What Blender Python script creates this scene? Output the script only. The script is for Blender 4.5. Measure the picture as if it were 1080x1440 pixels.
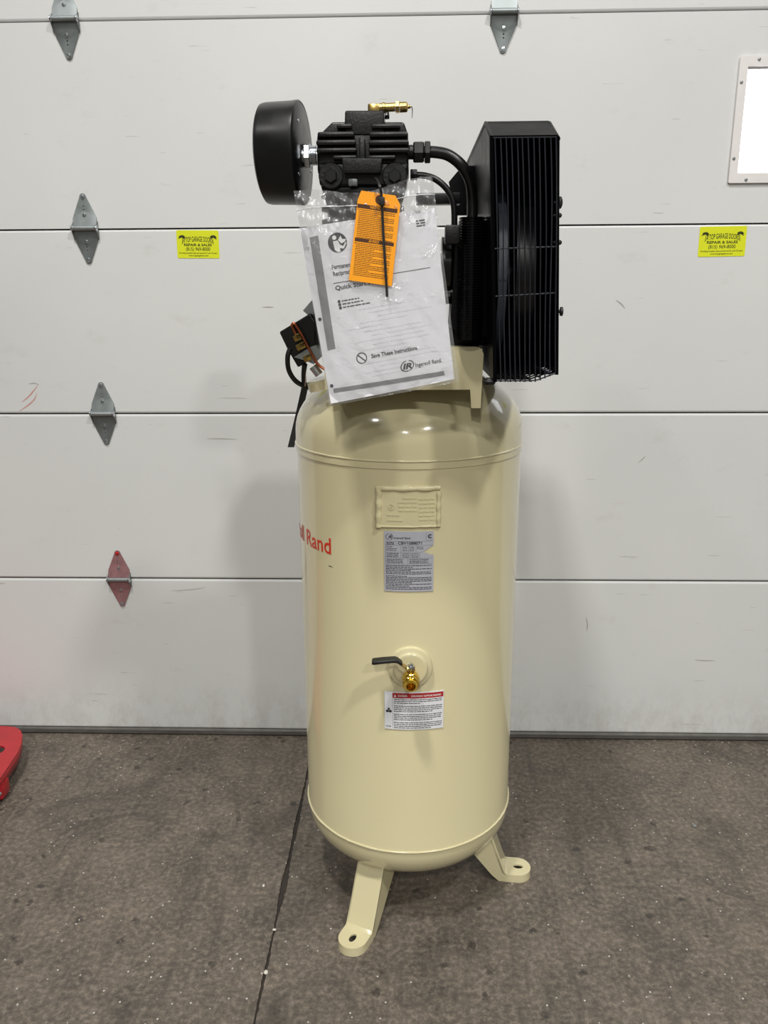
import bpy, bmesh, math, random
from mathutils import Vector, Matrix

for o in list(bpy.data.objects):
    bpy.data.objects.remove(o)
scene = bpy.context.scene
COL = scene.collection
random.seed(7)
PI = math.pi

# ---------------------------------------------------------------- camera
CAM_H, WALL_Y = 1.4437, 2.4301
YAW, PITCH, ROLL, FPX = -0.032367, 0.264859, -0.006126, 1135.03
cy_, sy_, cp_, sp_ = math.cos(YAW), math.sin(YAW), math.cos(PITCH), math.sin(PITCH)
FWD = Vector((sy_*cp_, cy_*cp_, -sp_))
_r = Vector((cy_, -sy_, 0)); _u = _r.cross(FWD)
RIGHT = math.cos(ROLL)*_r + math.sin(ROLL)*_u
UP = -math.sin(ROLL)*_r + math.cos(ROLL)*_u
cam_data = bpy.data.cameras.new('camera')
cam_data.sensor_fit = 'VERTICAL'; cam_data.sensor_height = 36.0
cam_data.lens = 36.0*FPX/1440.0
cam_data.clip_start = 0.02
cam = bpy.data.objects.new('camera', cam_data); COL.objects.link(cam)
M = Matrix.Identity(4)
for i in range(3):
    M[i][0], M[i][1], M[i][2] = RIGHT[i], UP[i], -FWD[i]
M[0][3], M[1][3], M[2][3] = 0, 0, CAM_H
cam.matrix_world = M
scene.camera = cam

# ---------------------------------------------------------------- world, lights, exposure
scene.view_settings.view_transform = 'Standard'
scene.view_settings.look = 'None'
scene.view_settings.gamma = 1.0
scene.view_settings.exposure = -0.17
scene.view_settings.use_curve_mapping = False
world = bpy.data.worlds.new('world'); scene.world = world; world.use_nodes = True
world.node_tree.nodes['Background'].inputs[0].default_value = (0.8, 0.88, 1.0, 1)
world.node_tree.nodes['Background'].inputs[1].default_value = 0.6

CEIL_Z = 6.1
def lamp(x, y, power, sx=0.36, sy=0.36, col=(1.0, 0.985, 0.955)):
    l = bpy.data.lights.new('ceiling_lamp_light', 'AREA'); l.shape = 'RECTANGLE'
    l.size = sx; l.size_y = sy; l.energy = power; l.color = col
    o = bpy.data.objects.new('ceiling_lamp_light', l); COL.objects.link(o)
    o.location = (x, y, CEIL_Z-0.12)
    return o
for (lx, ly, pw) in ((-0.85, -0.27, 185), (2.25, -1.4, 200), (-3.0, -1.5, 50), (-0.55, -5.0, 235), (2.4, -5.0, 215), (-0.6, -8.0, 180)):
    lamp(lx, ly, pw)

# ---------------------------------------------------------------- helpers
def P(px, py, Y):
    """pixel of the 1080x1440 frame -> world point on the vertical plane y = Y"""
    v = FWD + RIGHT*((px-540)/FPX) - UP*((py-720)/FPX)
    t = Y/v.y
    return Vector((t*v.x, Y, CAM_H+t*v.z))
def PZ(px, py, Z):
    v = FWD + RIGHT*((px-540)/FPX) - UP*((py-720)/FPX)
    t = (Z-CAM_H)/v.z
    return Vector((t*v.x, t*v.y, Z))

WLOC = {}
LEAN = [0.0]
def wloc(o):
    return WLOC.get(o.name, Vector((0, 0, 0)))
def empty(name, loc, label=None, cat=None, group=None, kind=None):
    o = bpy.data.objects.new(name, None); COL.objects.link(o)
    o.empty_display_size = 0.05
    o.location = loc; WLOC[o.name] = Vector(loc)
    tag(o, label, cat, group, kind); return o
def tag(o, label=None, cat=None, group=None, kind=None):
    if label: o['label'] = label
    if cat: o['category'] = cat
    if group: o['group'] = group
    if kind: o['kind'] = kind
    return o

class MB:
    def __init__(s): s.v = []; s.f = []
    def add(s, vs, fs):
        n = len(s.v); s.v += [Vector(p) for p in vs]
        s.f += [tuple(i+n for i in f) for f in fs]; return s
    def bm(s, b):
        b.verts.ensure_lookup_table(); b.verts.index_update()
        s.add([v.co.copy() for v in b.verts], [[v.index for v in f.verts] for f in b.faces]); b.free(); return s
    def box(s, lo, hi, bevel=0.0, seg=2, mat=None):
        b = bmesh.new(); bmesh.ops.create_cube(b, size=1)
        lo = Vector(lo); hi = Vector(hi); c = (lo+hi)/2; d = hi-lo
        for v in b.verts: v.co = Vector((v.co.x*d.x, v.co.y*d.y, v.co.z*d.z))
        if bevel: bmesh.ops.bevel(b, geom=b.edges[:], offset=min(bevel, min(d)*0.49), segments=seg, profile=0.6, affect='EDGES')
        for v in b.verts: v.co = (mat @ v.co if mat else v.co) + c
        return s.bm(b)
    def tube(s, pts, r, n=10, caps=True):
        pts = [Vector(p) for p in pts]; rs = r if isinstance(r, (list, tuple)) else [r]*len(pts)
        vs = []; fs = []
        t0 = (pts[1]-pts[0]).normalized()
        ref = Vector((0, 0, 1)) if abs(t0.z) < 0.9 else Vector((1, 0, 0))
        a = t0.cross(ref).normalized()
        for i, p in enumerate(pts):
            if i == 0: t = pts[1]-pts[0]
            elif i == len(pts)-1: t = pts[-1]-pts[-2]
            else: t = (pts[i]-pts[i-1]).normalized()+(pts[i+1]-pts[i]).normalized()
            t.normalize(); a = (a-t*a.dot(t)).normalized(); b = t.cross(a)
            for k in range(n):
                w = 2*PI*k/n; vs.append(p+(a*math.cos(w)+b*math.sin(w))*rs[i])
        for i in range(len(pts)-1):
            for k in range(n):
                k2 = (k+1) % n
                fs.append((i*n+k, i*n+k2, (i+1)*n+k2, (i+1)*n+k))
        if caps:
            fs.append(tuple(reversed(range(n)))); fs.append(tuple((len(pts)-1)*n+k for k in range(n)))
        return s.add(vs, fs)
    def lathe(s, prof, org, axis=(0, 0, 1), n=48, rot=0.0):
        """prof: list of (radius, height along axis)"""
        ax = Vector(axis).normalized(); ref = Vector((0, 0, 1)) if abs(ax.z) < 0.9 else Vector((1, 0, 0))
        a = ax.cross(ref).normalized(); b = ax.cross(a); org = Vector(org)
        vs = []; fs = []; rings = []
        for (r, h) in prof:
            if r < 1e-6: rings.append([len(vs)]); vs.append(org+ax*h)
            else:
                rings.append(list(range(len(vs), len(vs)+n)))
                for k in range(n):
                    w = 2*PI*k/n+rot; vs.append(org+ax*h+(a*math.cos(w)+b*math.sin(w))*r)
        for A, B in zip(rings, rings[1:]):
            for k in range(n):
                k2 = (k+1) % n
                if len(A) == 1 and len(B) == 1: continue
                if len(A) == 1: fs.append((A[0], B[k2], B[k]))
                elif len(B) == 1: fs.append((A[k], A[k2], B[0]))
                else: fs.append((A[k], A[k2], B[k2], B[k]))
        return s.add(vs, fs)
    def hexnut(s, org, axis, r, h, rot=0.0):
        return s.lathe([(0, 0), (r*0.9, 0), (r, h*0.12), (r, h*0.88), (r*0.9, h), (0, h)], org, axis, n=6, rot=rot)
    def plate(s, outline, holes, fn, th):
        """2D outline with holes; fn(u,v,off) -> world; thickness th from off=0 to off=th"""
        b = bmesh.new(); edges = []
        for loop in [outline]+holes:
            vv = [b.verts.new((p[0], p[1], 0)) for p in loop]
            for i in range(len(vv)): edges.append(b.edges.new((vv[i], vv[(i+1) % len(vv)])))
        bmesh.ops.triangle_fill(b, use_beauty=True, use_dissolve=False, edges=edges, normal=(0, 0, 1))
        if th:
            r = bmesh.ops.extrude_face_region(b, geom=b.faces[:])
            for g in r['geom']:
                if isinstance(g, bmesh.types.BMVert): g.co.z = th
        bmesh.ops.recalc_face_normals(b, faces=b.faces[:])
        for v in b.verts: v.co = Vector(fn(v.co.x, v.co.y, v.co.z))
        return s.bm(b)
    def build(s, name, mat, parent=None, smooth=35, recalc=True, origin='c'):
        if LEAN[0]: s.v = [Vector((p.x+(1.69-p.z)*LEAN[0], p.y, p.z)) for p in s.v]
        me = bpy.data.meshes.new(name)
        lo = Vector([min(p[i] for p in s.v) for i in range(3)]); hi = Vector([max(p[i] for p in s.v) for i in range(3)])
        org = (lo+hi)/2
        if origin == 'base': org.z = lo.z
        if origin == '0': org = Vector((0, 0, 0))
        me.from_pydata([p-org for p in s.v], [], s.f); me.update()
        if recalc:
            b = bmesh.new(); b.from_mesh(me); bmesh.ops.recalc_face_normals(b, faces=b.faces[:]); b.to_mesh(me); b.free()
        if smooth:
            me.polygons.foreach_set('use_smooth', [True]*len(me.polygons))
            me.set_sharp_from_angle(angle=math.radians(smooth))
        me.materials.append(mat)
        o = bpy.data.objects.new(name, me); COL.objects.link(o)
        WLOC[o.name] = org
        if parent is not None:
            o.parent = parent; o.location = org-wloc(parent)
        else: o.location = org
        return o

def rrect(x0, y0, x1, y1, r, n=5, corners=(1, 1, 1, 1)):
    out = []
    for (cx, cy, a0, on) in ((x1-r, y0+r, -90, corners[0]), (x1-r, y1-r, 0, corners[1]), (x0+r, y1-r, 90, corners[2]), (x0+r, y0+r, 180, corners[3])):
        if on:
            for k in range(n+1):
                a = math.radians(a0+90*k/n); out.append((cx+r*math.cos(a), cy+r*math.sin(a)))
        else:
            sx = {-90: r, 0: r, 90: -r, 180: -r}[a0]; sz = {-90: -r, 0: r, 90: r, 180: -r}[a0]
            out.append((cx+sx, cy+sz))
    return out
def circle(cx, cy, r, n=12, ry=None, rot=0):
    ry = ry or r
    res = []
    for k in range(n):
        a = 2*PI*k/n; x = r*math.cos(a); y = ry*math.sin(a)
        res.append((cx+x*math.cos(rot)-y*math.sin(rot), cy+x*math.sin(rot)+y*math.cos(rot)))
    return res
def smooth_path(pts, n=8):
    """Catmull-Rom through points"""
    pts = [Vector(p) for p in pts]; out = []
    for i in range(len(pts)-1):
        p0 = pts[max(i-1, 0)]; p1 = pts[i]; p2 = pts[i+1]; p3 = pts[min(i+2, len(pts)-1)]
        for k in range(n):
            t = k/n
            out.append(0.5*((2*p1)+(p2-p0)*t+(2*p0-5*p1+4*p2-p3)*t*t+(3*p1-p0-3*p2+p3)*t*t*t))
    out.append(pts[-1]); return out

# --- flat print -------------------------------------------------------------
_tc = {}
def text2d(txt, size, bold=0.0, shear=0.0, align='LEFT', spacing=1.0):
    key = (txt, bold, shear, spacing)
    if key not in _tc:
        cu = bpy.data.curves.new('t', 'FONT'); cu.body = txt; cu.size = 1.0; cu.offset = bold; cu.shear = shear
        cu.resolution_u = 3; cu.space_character = spacing
        ob = bpy.data.objects.new('t', cu); COL.objects.link(ob)
        dg = bpy.context.evaluated_depsgraph_get(); dg.update()
        me = bpy.data.meshes.new_from_object(ob.evaluated_get(dg))
        vs = [(v.co.x, v.co.y) for v in me.vertices]; fs = [tuple(p.vertices) for p in me.polygons]
        bpy.data.objects.remove(ob); bpy.data.curves.remove(cu); bpy.data.meshes.remove(me)
        _tc[key] = (vs, fs)
    vs, fs = _tc[key]
    x0 = min(v[0] for v in vs); x1 = max(v[0] for v in vs)
    off = -x0 if align == 'LEFT' else (-(x0+x1)/2 if align == 'CENTER' else -x1)
    return [((x+off)*size, y*size) for x, y in vs], fs, (x1-x0)*size

class Print:
    """flat ink on a surface: fn(u, v, off) -> world point"""
    def __init__(s, fn, off): s.fn = fn; s.off = off; s.m = MB()
    def pts(s, vs, fs): s.m.add([s.fn(u, v, s.off) for u, v in vs], fs)
    def text(s, txt, u, v, size, width=None, rot=0.0, arc=None, **k):
        vs, fs, w = text2d(txt, size, **k)
        if width:
            kx = width/w; vs = [(x*kx, y) for x, y in vs]
        c, d = math.cos(rot), math.sin(rot)
        if arc: vs = [(x, y-arc*(x*x)) for x, y in vs]
        s.pts([(u+x*c-y*d, v+x*d+y*c) for x, y in vs], fs)
    def rect(s, u0, v0, u1, v1, step=0.02):
        n = max(1, int(abs(u1-u0)/step)); vs = []; fs = []
        for i in range(n+1):
            u = u0+(u1-u0)*i/n; vs += [(u, v0), (u, v1)]
        for i in range(n): fs.append((2*i, 2*i+2, 2*i+3, 2*i+1))
        s.pts(vs, fs)
    def poly(s, pts): s.pts(pts, [tuple(range(len(pts)))])
    def ring(s, u, v, r0, r1, n=28, a0=0, a1=360, sx=1.0, shear=0.0):
        vs = []; fs = []; full = (a1-a0) >= 360
        for k in range(n+1):
            a = math.radians(a0+(a1-a0)*k/n)
            for r in (r0, r1):
                y = r*math.sin(a); vs.append((u+sx*r*math.cos(a)+shear*y, v+y))
        for k in range(n): fs.append((2*k, 2*k+1, 2*k+3, 2*k+2))
        s.pts(vs, fs)
    def words(s, u0, v, u1, h, rnd, fill=1.0):
        u = u0; end = u0+(u1-u0)*fill
        while u < end-h:
            w = min(rnd.uniform(1.6, 6.0)*h, end-u); s.rect(u, v, u+w, v+h, step=0.03); u += w+h*rnd.uniform(0.5, 0.9)
    def build(s, name, mat, parent): return s.m.build(name, mat, parent, smooth=0, recalc=False)

# ---------------------------------------------------------------- materials
def srgb(r, g, b):
    f = lambda c: (c/255/12.92) if c/255 <= 0.04045 else ((c/255+0.055)/1.055)**2.4
    return (f(r), f(g), f(b), 1)
class NT:
    def __init__(s, name):
        s.m = bpy.data.materials.new(name); s.m.use_nodes = True; s.t = s.m.node_tree
        s.b = s.t.nodes['Principled BSDF']; s.out = s.t.nodes['Material Output']
        s.tc = None
    def n(s, kind, **kw):
        x = s.t.nodes.new(kind)
        for k, v in kw.items():
            if k.startswith('i_'):
                key = k[2:]; key = int(key) if key.isdigit() else key.replace('_', ' ')
                x.inputs[key].default_value = v
            else: setattr(x, k, v)
        return x
    def l(s, a, b): s.t.links.new(a, b)
    def coord(s, scale=(1, 1, 1), rot=(0, 0, 0), kind='Object'):
        if s.tc is None: s.tc = s.n('ShaderNodeTexCoord')
        mp = s.n('ShaderNodeMapping'); mp.inputs['Scale'].default_value = scale; mp.inputs['Rotation'].default_value = rot
        s.l(s.tc.outputs[kind], mp.inputs[0]); return mp.outputs[0]
    def world(s, scale=(1, 1, 1), rot=(0, 0, 0)):
        g = s.n('ShaderNodeNewGeometry'); mp = s.n('ShaderNodeMapping'); mp.inputs['Scale'].default_value = scale; mp.inputs['Rotation'].default_value = rot
        s.l(g.outputs['Position'], mp.inputs[0]); return mp.outputs[0]
    def noise(s, vec, scale, detail=4, rough=0.55, dist=0.0):
        x = s.n('ShaderNodeTexNoise'); s.l(vec, x.inputs['Vector'])
        x.inputs['Scale'].default_value = scale; x.inputs['Detail'].default_value = detail
        x.inputs['Roughness'].default_value = rough; x.inputs['Distortion'].default_value = dist
        return x.outputs[0]
    def vor(s, vec, scale, rnd=1.0):
        x = s.n('ShaderNodeTexVoronoi'); s.l(vec, x.inputs['Vector']); x.inputs['Scale'].default_value = scale
        x.inputs['Randomness'].default_value = rnd; return x
    def ramp(s, val, stops):
        x = s.n('ShaderNodeValToRGB'); s.l(val, x.inputs[0]); e = x.color_ramp.elements
        while len(e) < len(stops): e.new(0.5)
        for i, (p, c) in enumerate(stops):
            e[i].position = p; e[i].color = c if len(c) == 4 else (*c, 1)
        return x.outputs[0]
    def gray(s, val, a, b, lo=0.0, hi=1.0):
        return s.ramp(val, [(a, (lo, lo, lo, 1)), (b, (hi, hi, hi, 1))])
    def mix(s, fac, a, b, mode='MIX'):
        x = s.n('ShaderNodeMix'); x.data_type = 'RGBA'; x.blend_type = mode
        for sock, val in ((x.inputs[0], fac), (x.inputs[6], a), (x.inputs[7], b)):
            if hasattr(val, 'is_linked') or isinstance(val, bpy.types.NodeSocket): s.l(val, sock)
            else: sock.default_value = val
        return x.outputs[2]
    def math(s, op, a, b=0.0):
        x = s.n('ShaderNodeMath'); x.operation = op
        for sock, val in ((x.inputs[0], a), (x.inputs[1], b)):
            if isinstance(val, bpy.types.NodeSocket): s.l(val, sock)
            else: sock.default_value = val
        return x.outputs[0]
    def bump(s, val, strength, dist=0.01):
        x = s.n('ShaderNodeBump'); x.inputs['Strength'].default_value = strength; x.inputs['Distance'].default_value = dist
        s.l(val, x.inputs['Height']); s.l(x.outputs[0], s.b.inputs['Normal']); return x
    def base(s, c):
        if isinstance(c, bpy.types.NodeSocket): s.l(c, s.b.inputs['Base Color'])
        else: s.b.inputs['Base Color'].default_value = c
    def rough(s, r):
        if isinstance(r, bpy.types.NodeSocket): s.l(r, s.b.inputs['Roughness'])
        else: s.b.inputs['Roughness'].default_value = r
    def set(s, **k):
        for a, v in k.items(): s.b.inputs[a.replace('_', ' ')].default_value = v
        return s

MAT = {}
def simple(name, col, rough=0.5, metal=0.0, var=0.12, nscale=40, bump=0.0, bscale=150, coat=0.0, spec=0.5):
    t = NT(name); v = t.coord()
    n = t.noise(v, nscale)
    dark = tuple(c*(1-var) for c in col[:3])+(1,); lite = tuple(min(1, c*(1+var)) for c in col[:3])+(1,)
    t.base(t.ramp(n, [(0.3, dark), (0.7, lite)]))
    t.rough(t.gray(n, 0.2, 0.8, max(0.02, rough-0.06), min(1, rough+0.06)))
    t.set(Metallic=metal, Coat_Weight=coat, Specular_IOR_Level=spec)
    t.b.inputs['Coat Roughness'].default_value = 0.04
    if bump: t.bump(t.noise(v, bscale, 3), bump, 0.002)
    MAT[name] = t.m; return t.m

simple('tan_paint', srgb(213, 204, 164), 0.16, 0, 0.02, 3.0, bump=0.02, bscale=30, coat=0.8)
simple('tan_emboss', srgb(212, 203, 162), 0.3, 0, 0.03, 20, bump=0.05, bscale=80)
simple('black_cast', srgb(18, 18, 19), 0.36, 0, 0.15, 60, bump=0.2, bscale=220, spec=0.4)
simple('black_gloss', srgb(10, 10, 12), 0.14, 0, 0.1, 20, bump=0.03, bscale=60, spec=0.25)
simple('guard_black', srgb(8, 8, 10), 0.3, 0, 0.1, 20, bump=0.03, bscale=60, spec=0.02)
simple('black_satin', srgb(16, 16, 17), 0.32, 0, 0.12, 30, spec=0.4)
simple('black_rubber', srgb(15, 15, 15), 0.5, 0, 0.15, 50)
simple('wire_black', srgb(46, 48, 54), 0.3, 0.3, 0.1, 50)
simple('belt', srgb(60, 64, 74), 0.5, 0, 0.15, 60)
simple('brass', srgb(196, 168, 102), 0.24, 1.0, 0.12, 60, bump=0.05)
simple('brass_bright', srgb(240, 205, 90), 0.16, 1.0, 0.08, 60)
simple('copper', srgb(190, 112, 78), 0.3, 1.0, 0.15, 60)
simple('zinc', srgb(200, 205, 210), 0.24, 1.0, 0.12, 60)
simple('steel', srgb(150, 155, 155), 0.42, 0.85, 0.12, 50, bump=0.04)
simple('hinge_steel', srgb(150, 157, 157), 0.46, 0.7, 0.1, 30, bump=0.08, bscale=90)
simple('hinge_dark', srgb(122, 128, 128), 0.5, 0.7, 0.12, 30)
simple('hinge_red', srgb(158, 116, 118), 0.5, 0.35, 0.14, 45, bump=0.05)
simple('red_spot', srgb(176, 20, 28), 0.4)
simple('ink', srgb(40, 40, 42), 0.6)
simple('ink_grey', srgb(135, 135, 136), 0.6, var=0.06)
simple('ink_light', srgb(190, 190, 192), 0.6)
simple('ink_ghost', srgb(226, 226, 230), 0.6, var=0.01)
simple('ink_white', srgb(240, 240, 238), 0.6)
simple('ink_red', srgb(178, 40, 44), 0.5, var=0.05)
simple('tank_red', srgb(214, 58, 34), 0.35, var=0.05)
simple('ink_brown', srgb(74, 40, 8), 0.6)
simple('ink_green', srgb(54, 60, 8), 0.6)
simple('label_white', srgb(232, 234, 238), 0.35, var=0.02)
simple('label_silver', srgb(186, 188, 198), 0.38, 0.15, 0.04, 30)
simple('sticker_yellow', srgb(222, 228, 34), 0.4, var=0.03, nscale=15)
simple('tag_orange', srgb(255, 164, 14), 0.5, var=0.03, nscale=12)
simple('red_paint', srgb(176, 26, 36), 0.34, 0, 0.12, 12, bump=0.05, coat=0.2)
simple('pallet_grey', srgb(120, 122, 120), 0.5)
simple('seal_rubber', srgb(72, 68, 64), 0.7, 0, 0.2, 20)
simple('alu', srgb(150, 148, 144), 0.45, 0.6, 0.1, 25)
simple('frame_white', srgb(228, 224, 222), 0.45, var=0.02)
simple('pebble', srgb(205, 200, 190), 0.6, var=0.2)
simple('wall_paint', srgb(120, 120, 117), 0.6, var=0.03, nscale=2)
simple('ceiling_paint', srgb(95, 95, 94), 0.7, var=0.03, nscale=2)

def mk_paper():
    t = NT('paper'); v = t.coord(); n = t.noise(v, 9, 3)
    t.base(t.ramp(n, [(0.3, srgb(234, 234, 238)), (0.7, srgb(242, 242, 246))])); t.rough(0.55)
    t.bump(t.noise(v, 14, 2), 0.25, 0.006); MAT['paper'] = t.m
mk_paper()
def mk_bag():
    t = NT('clear_plastic'); v = t.coord()
    tr = t.n('ShaderNodeBsdfTransparent'); tr.inputs[0].default_value = (0.975, 0.978, 0.98, 1)
    gl = t.n('ShaderNodeBsdfGlossy'); gl.inputs['Roughness'].default_value = 0.16; gl.inputs[0].default_value = (1, 1, 1, 1)
    df = t.n('ShaderNodeBsdfDiffuse'); df.inputs[0].default_value = (0.85, 0.86, 0.88, 1)
    fr = t.n('ShaderNodeFresnel'); fr.inputs[0].default_value = 1.45
    n1 = t.noise(v, 16, 3, 0.6, 1.5); n2 = t.noise(v, 55, 3, 0.6, 0.8)
    h = t.math('ADD', n1, t.math('MULTIPLY', n2, 0.35))
    bp = t.n('ShaderNodeBump'); bp.inputs['Strength'].default_value = 0.55; bp.inputs['Distance'].default_value = 0.008
    t.l(h, bp.inputs['Height']); t.l(bp.outputs[0], gl.inputs['Normal']); t.l(bp.outputs[0], fr.inputs['Normal'])
    m0 = t.n('ShaderNodeMixShader'); m0.inputs[0].default_value = 0.07; t.l(tr.outputs[0], m0.inputs[1]); t.l(df.outputs[0], m0.inputs[2])
    m1 = t.n('ShaderNodeMixShader'); t.l(t.math('ADD', t.math('MULTIPLY', fr.outputs[0], 0.55), 0.025), m1.inputs[0]); t.l(m0.outputs[0], m1.inputs[1]); t.l(gl.outputs[0], m1.inputs[2])
    t.l(m1.outputs[0], t.out.inputs[0]); t.t.nodes.remove(t.b); MAT['clear_plastic'] = t.m
mk_bag()

def mk_door():
    t = NT('door_panel_paint'); v = t.world()
    big = t.noise(v, 1.3, 3, 0.5)
    col = t.ramp(big, [(0.3, srgb(211, 212, 211)), (0.7, srgb(219, 220, 218))])
    # small nicks
    vo = t.vor(v, 26.0); sel = t.vor(v, 26.0)
    d = t.gray(vo.outputs['Distance'], 0.045, 0.075, 1, 0)
    keep = t.gray(vo.outputs['Color'], 0.80, 0.82, 0, 1)
    col = t.mix(t.math('MULTIPLY', t.math('MULTIPLY', d, keep), 0.75), col, srgb(120, 118, 112))
    # horizontal scratches
    vs = t.world((5.0, 1.0, 70.0)); s1 = t.gray(t.noise(vs, 1.6, 2, 0.5, 0.3), 0.725, 0.75)
    col = t.mix(t.math('MULTIPLY', s1, 0.45), col, srgb(158, 157, 152))
    # smudges
    s2 = t.gray(t.noise(t.world((1, 1, 1.6)), 7.0, 5, 0.65), 0.60, 0.80)
    col = t.mix(t.math('MULTIPLY', s2, 0.28), col, srgb(176, 172, 164))
    # dust splashed up on the lowest section
    g = t.n('ShaderNodeSeparateXYZ'); t.l(t.world(), g.inputs[0])
    low = t.gray(g.outputs[2], 0.0, 0.22, 1, 0)
    dn = t.gray(t.noise(t.world((1, 1, 0.6)), 22, 5, 0.7), 0.42, 0.72)
    col = t.mix(t.math('MULTIPLY', t.math('MULTIPLY', low, dn), 0.45), col, srgb(150, 145, 134))
    # red rub mark low on the left third section
    t.base(col); t.rough(0.42)
    t.bump(t.noise(v, 120, 2), 0.06, 0.002)
    MAT['door'] = t.m
mk_door()
def mk_floor():
    t = NT('stained_concrete'); v = t.world()
    n1 = t.noise(v, 1.5, 6, 0.6, 0.4); n2 = t.noise(v, 8, 7, 0.68, 0.4); n3 = t.noise(v, 75, 6, 0.72)
    col = t.ramp(n1, [(0.32, srgb(84, 78, 70)), (0.50, srgb(108, 99, 88)), (0.68, srgb(128, 116, 102))])
    col = t.mix(0.55, col, t.ramp(n2, [(0.32, srgb(66, 62, 57)), (0.5, srgb(108, 99, 89)), (0.66, srgb(138, 126, 112))]))
    col = t.mix(0.42, col, t.ramp(n3, [(0.36, srgb(40, 37, 34)), (0.5, srgb(106, 97, 87)), (0.64, srgb(168, 155, 140))]))
    # oily dark patches
    st = t.gray(t.noise(v, 3.1, 6, 0.72, 0.9), 0.52, 0.64)
    col = t.mix(t.math('MULTIPLY', st, 0.55), col, srgb(58, 55, 52))
    # drag streaks
    sk = t.gray(t.noise(t.world((9, 0.9, 1), (0, 0, 0.35)), 2.2, 4, 0.6, 0.2), 0.54, 0.70)
    col = t.mix(t.math('MULTIPLY', sk, 0.4), col, srgb(64, 59, 54))
    sk2 = t.gray(t.noise(t.world((14, 0.8, 1), (0, 0, -0.5)), 2.6, 4, 0.6, 0.2), 0.60, 0.74)
    col = t.mix(t.math('MULTIPLY', sk2, 0.3), col, srgb(146, 134, 120))
    # dark pits and spots
    vo = t.vor(v, 17); d = t.gray(t.math('ADD', vo.outputs['Distance'], t.math('MULTIPLY', n3, 0.5)), 0.36, 0.46, 1, 0)
    keep = t.gray(vo.outputs['Color'], 0.62, 0.66)
    col = t.mix(t.math('MULTIPLY', t.math('MULTIPLY', d, keep), 0.7), col, srgb(48, 44, 40))
    # white paint flecks
    for (sc, r0, dens, off) in ((75, 0.29, 1.02, 0.0), (38, 0.20, 1.06, 3.3)):
        vv = t.world((1, 1, 1)); v2 = t.vor(vv, sc); d2 = t.gray(t.math('ADD', v2.outputs['Distance'], t.math('MULTIPLY', n3, 0.3)), r0, r0+0.04, 1, 0)
        k2 = t.gray(t.math('MULTIPLY', t.math('ADD', v2.outputs['Color'], t.math('MULTIPLY', t.noise(v, 2.7+off, 3, 0.6), 0.75)), 0.5), (dens+0.14)*0.5, (dens+0.17)*0.5)
        col = t.mix(t.math('MULTIPLY', t.math('MULTIPLY', d2, k2), 0.9), col, srgb(215, 210, 203))
    col = t.mix(1.0, col, (0.86, 0.86, 0.86, 1), 'MULTIPLY')
    t.base(col); t.rough(t.gray(n2, 0.3, 0.7, 0.42, 0.66))
    h = t.math('ADD', n3, t.math('MULTIPLY', n2, 0.6)); t.bump(h, 0.4, 0.004)
    MAT['floor'] = t.m
mk_floor()
simple('joint_dark', srgb(46, 40, 34), 0.8, 0, 0.3, 30)
def mk_pane():
    t = NT('daylit_pane'); t.base(srgb(240, 244, 250)); t.rough(0.15)
    t.b.inputs['Emission Color'].default_value = (0.93, 0.96, 1, 1); t.b.inputs['Emission Strength'].default_value = 2.2
    n = t.noise(t.coord(), 4); t.l(t.gray(n, 0, 1, 0.1, 0.2), t.b.inputs['Roughness'])
    MAT['pane'] = t.m
mk_pane()

# ================================================================ SETTING
def struct(name, mb, mat, parent=None, smooth=35):
    o = mb.build(name, mat, parent, smooth=smooth)
    if parent is None: o['kind'] = 'structure'
    return o
RX0, RX1, RY0 = -6.0, 6.0, -9.0
floor = struct('floor', MB().box((RX0, RY0, -0.16), (RX1, WALL_Y+0.35, -0.02)), MAT['joint_dark'], smooth=0)
floor['label'] = 'stained brown grey concrete garage floor with a control joint'
JX = -0.315
def slab(x0, x1, jag0, jag1):
    rnd = random.Random(3 if jag1 else 4); n = 240; vs = []; fs = []
    y0, y1 = RY0, WALL_Y+0.35
    ys = [y0+(0.6-y0)*i/20 for i in range(20)]+[0.6+(y1-0.6)*i/n for i in range(n+1)]
    for y in ys:
        j = (rnd.uniform(-1, 1)*0.0012+math.sin(y*23)*0.001+math.sin(y*7+1)*0.0012)
        if 1.62 < y < 1.80: j += 0.004*math.sin((y-1.62)/0.18*PI)*rnd.uniform(0.4, 1)
        a = x0+(j if jag0 else 0); b = x1-(j if jag1 else 0)
        vs += [(a, y, 0), (b, y, 0), (a, y, -0.02), (b, y, -0.02)]
    for i in range(len(ys)-1):
        o = 4*i
        fs += [(o, o+1, o+5, o+4), (o, o+4, o+6, o+2), (o+1, o+3, o+7, o+5)]
    return MB().add(vs, fs).build('slab', MAT['floor'], floor, smooth=0)
slab(RX0, JX-0.0040, False, True)
slab(JX+0.0040, RX1, True, False)
MB().box((JX-0.012, RY0, -0.0195), (JX+0.012, WALL_Y+0.3, -0.005)).build('joint_filler', MAT['joint_dark'], floor, smooth=0)

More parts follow.
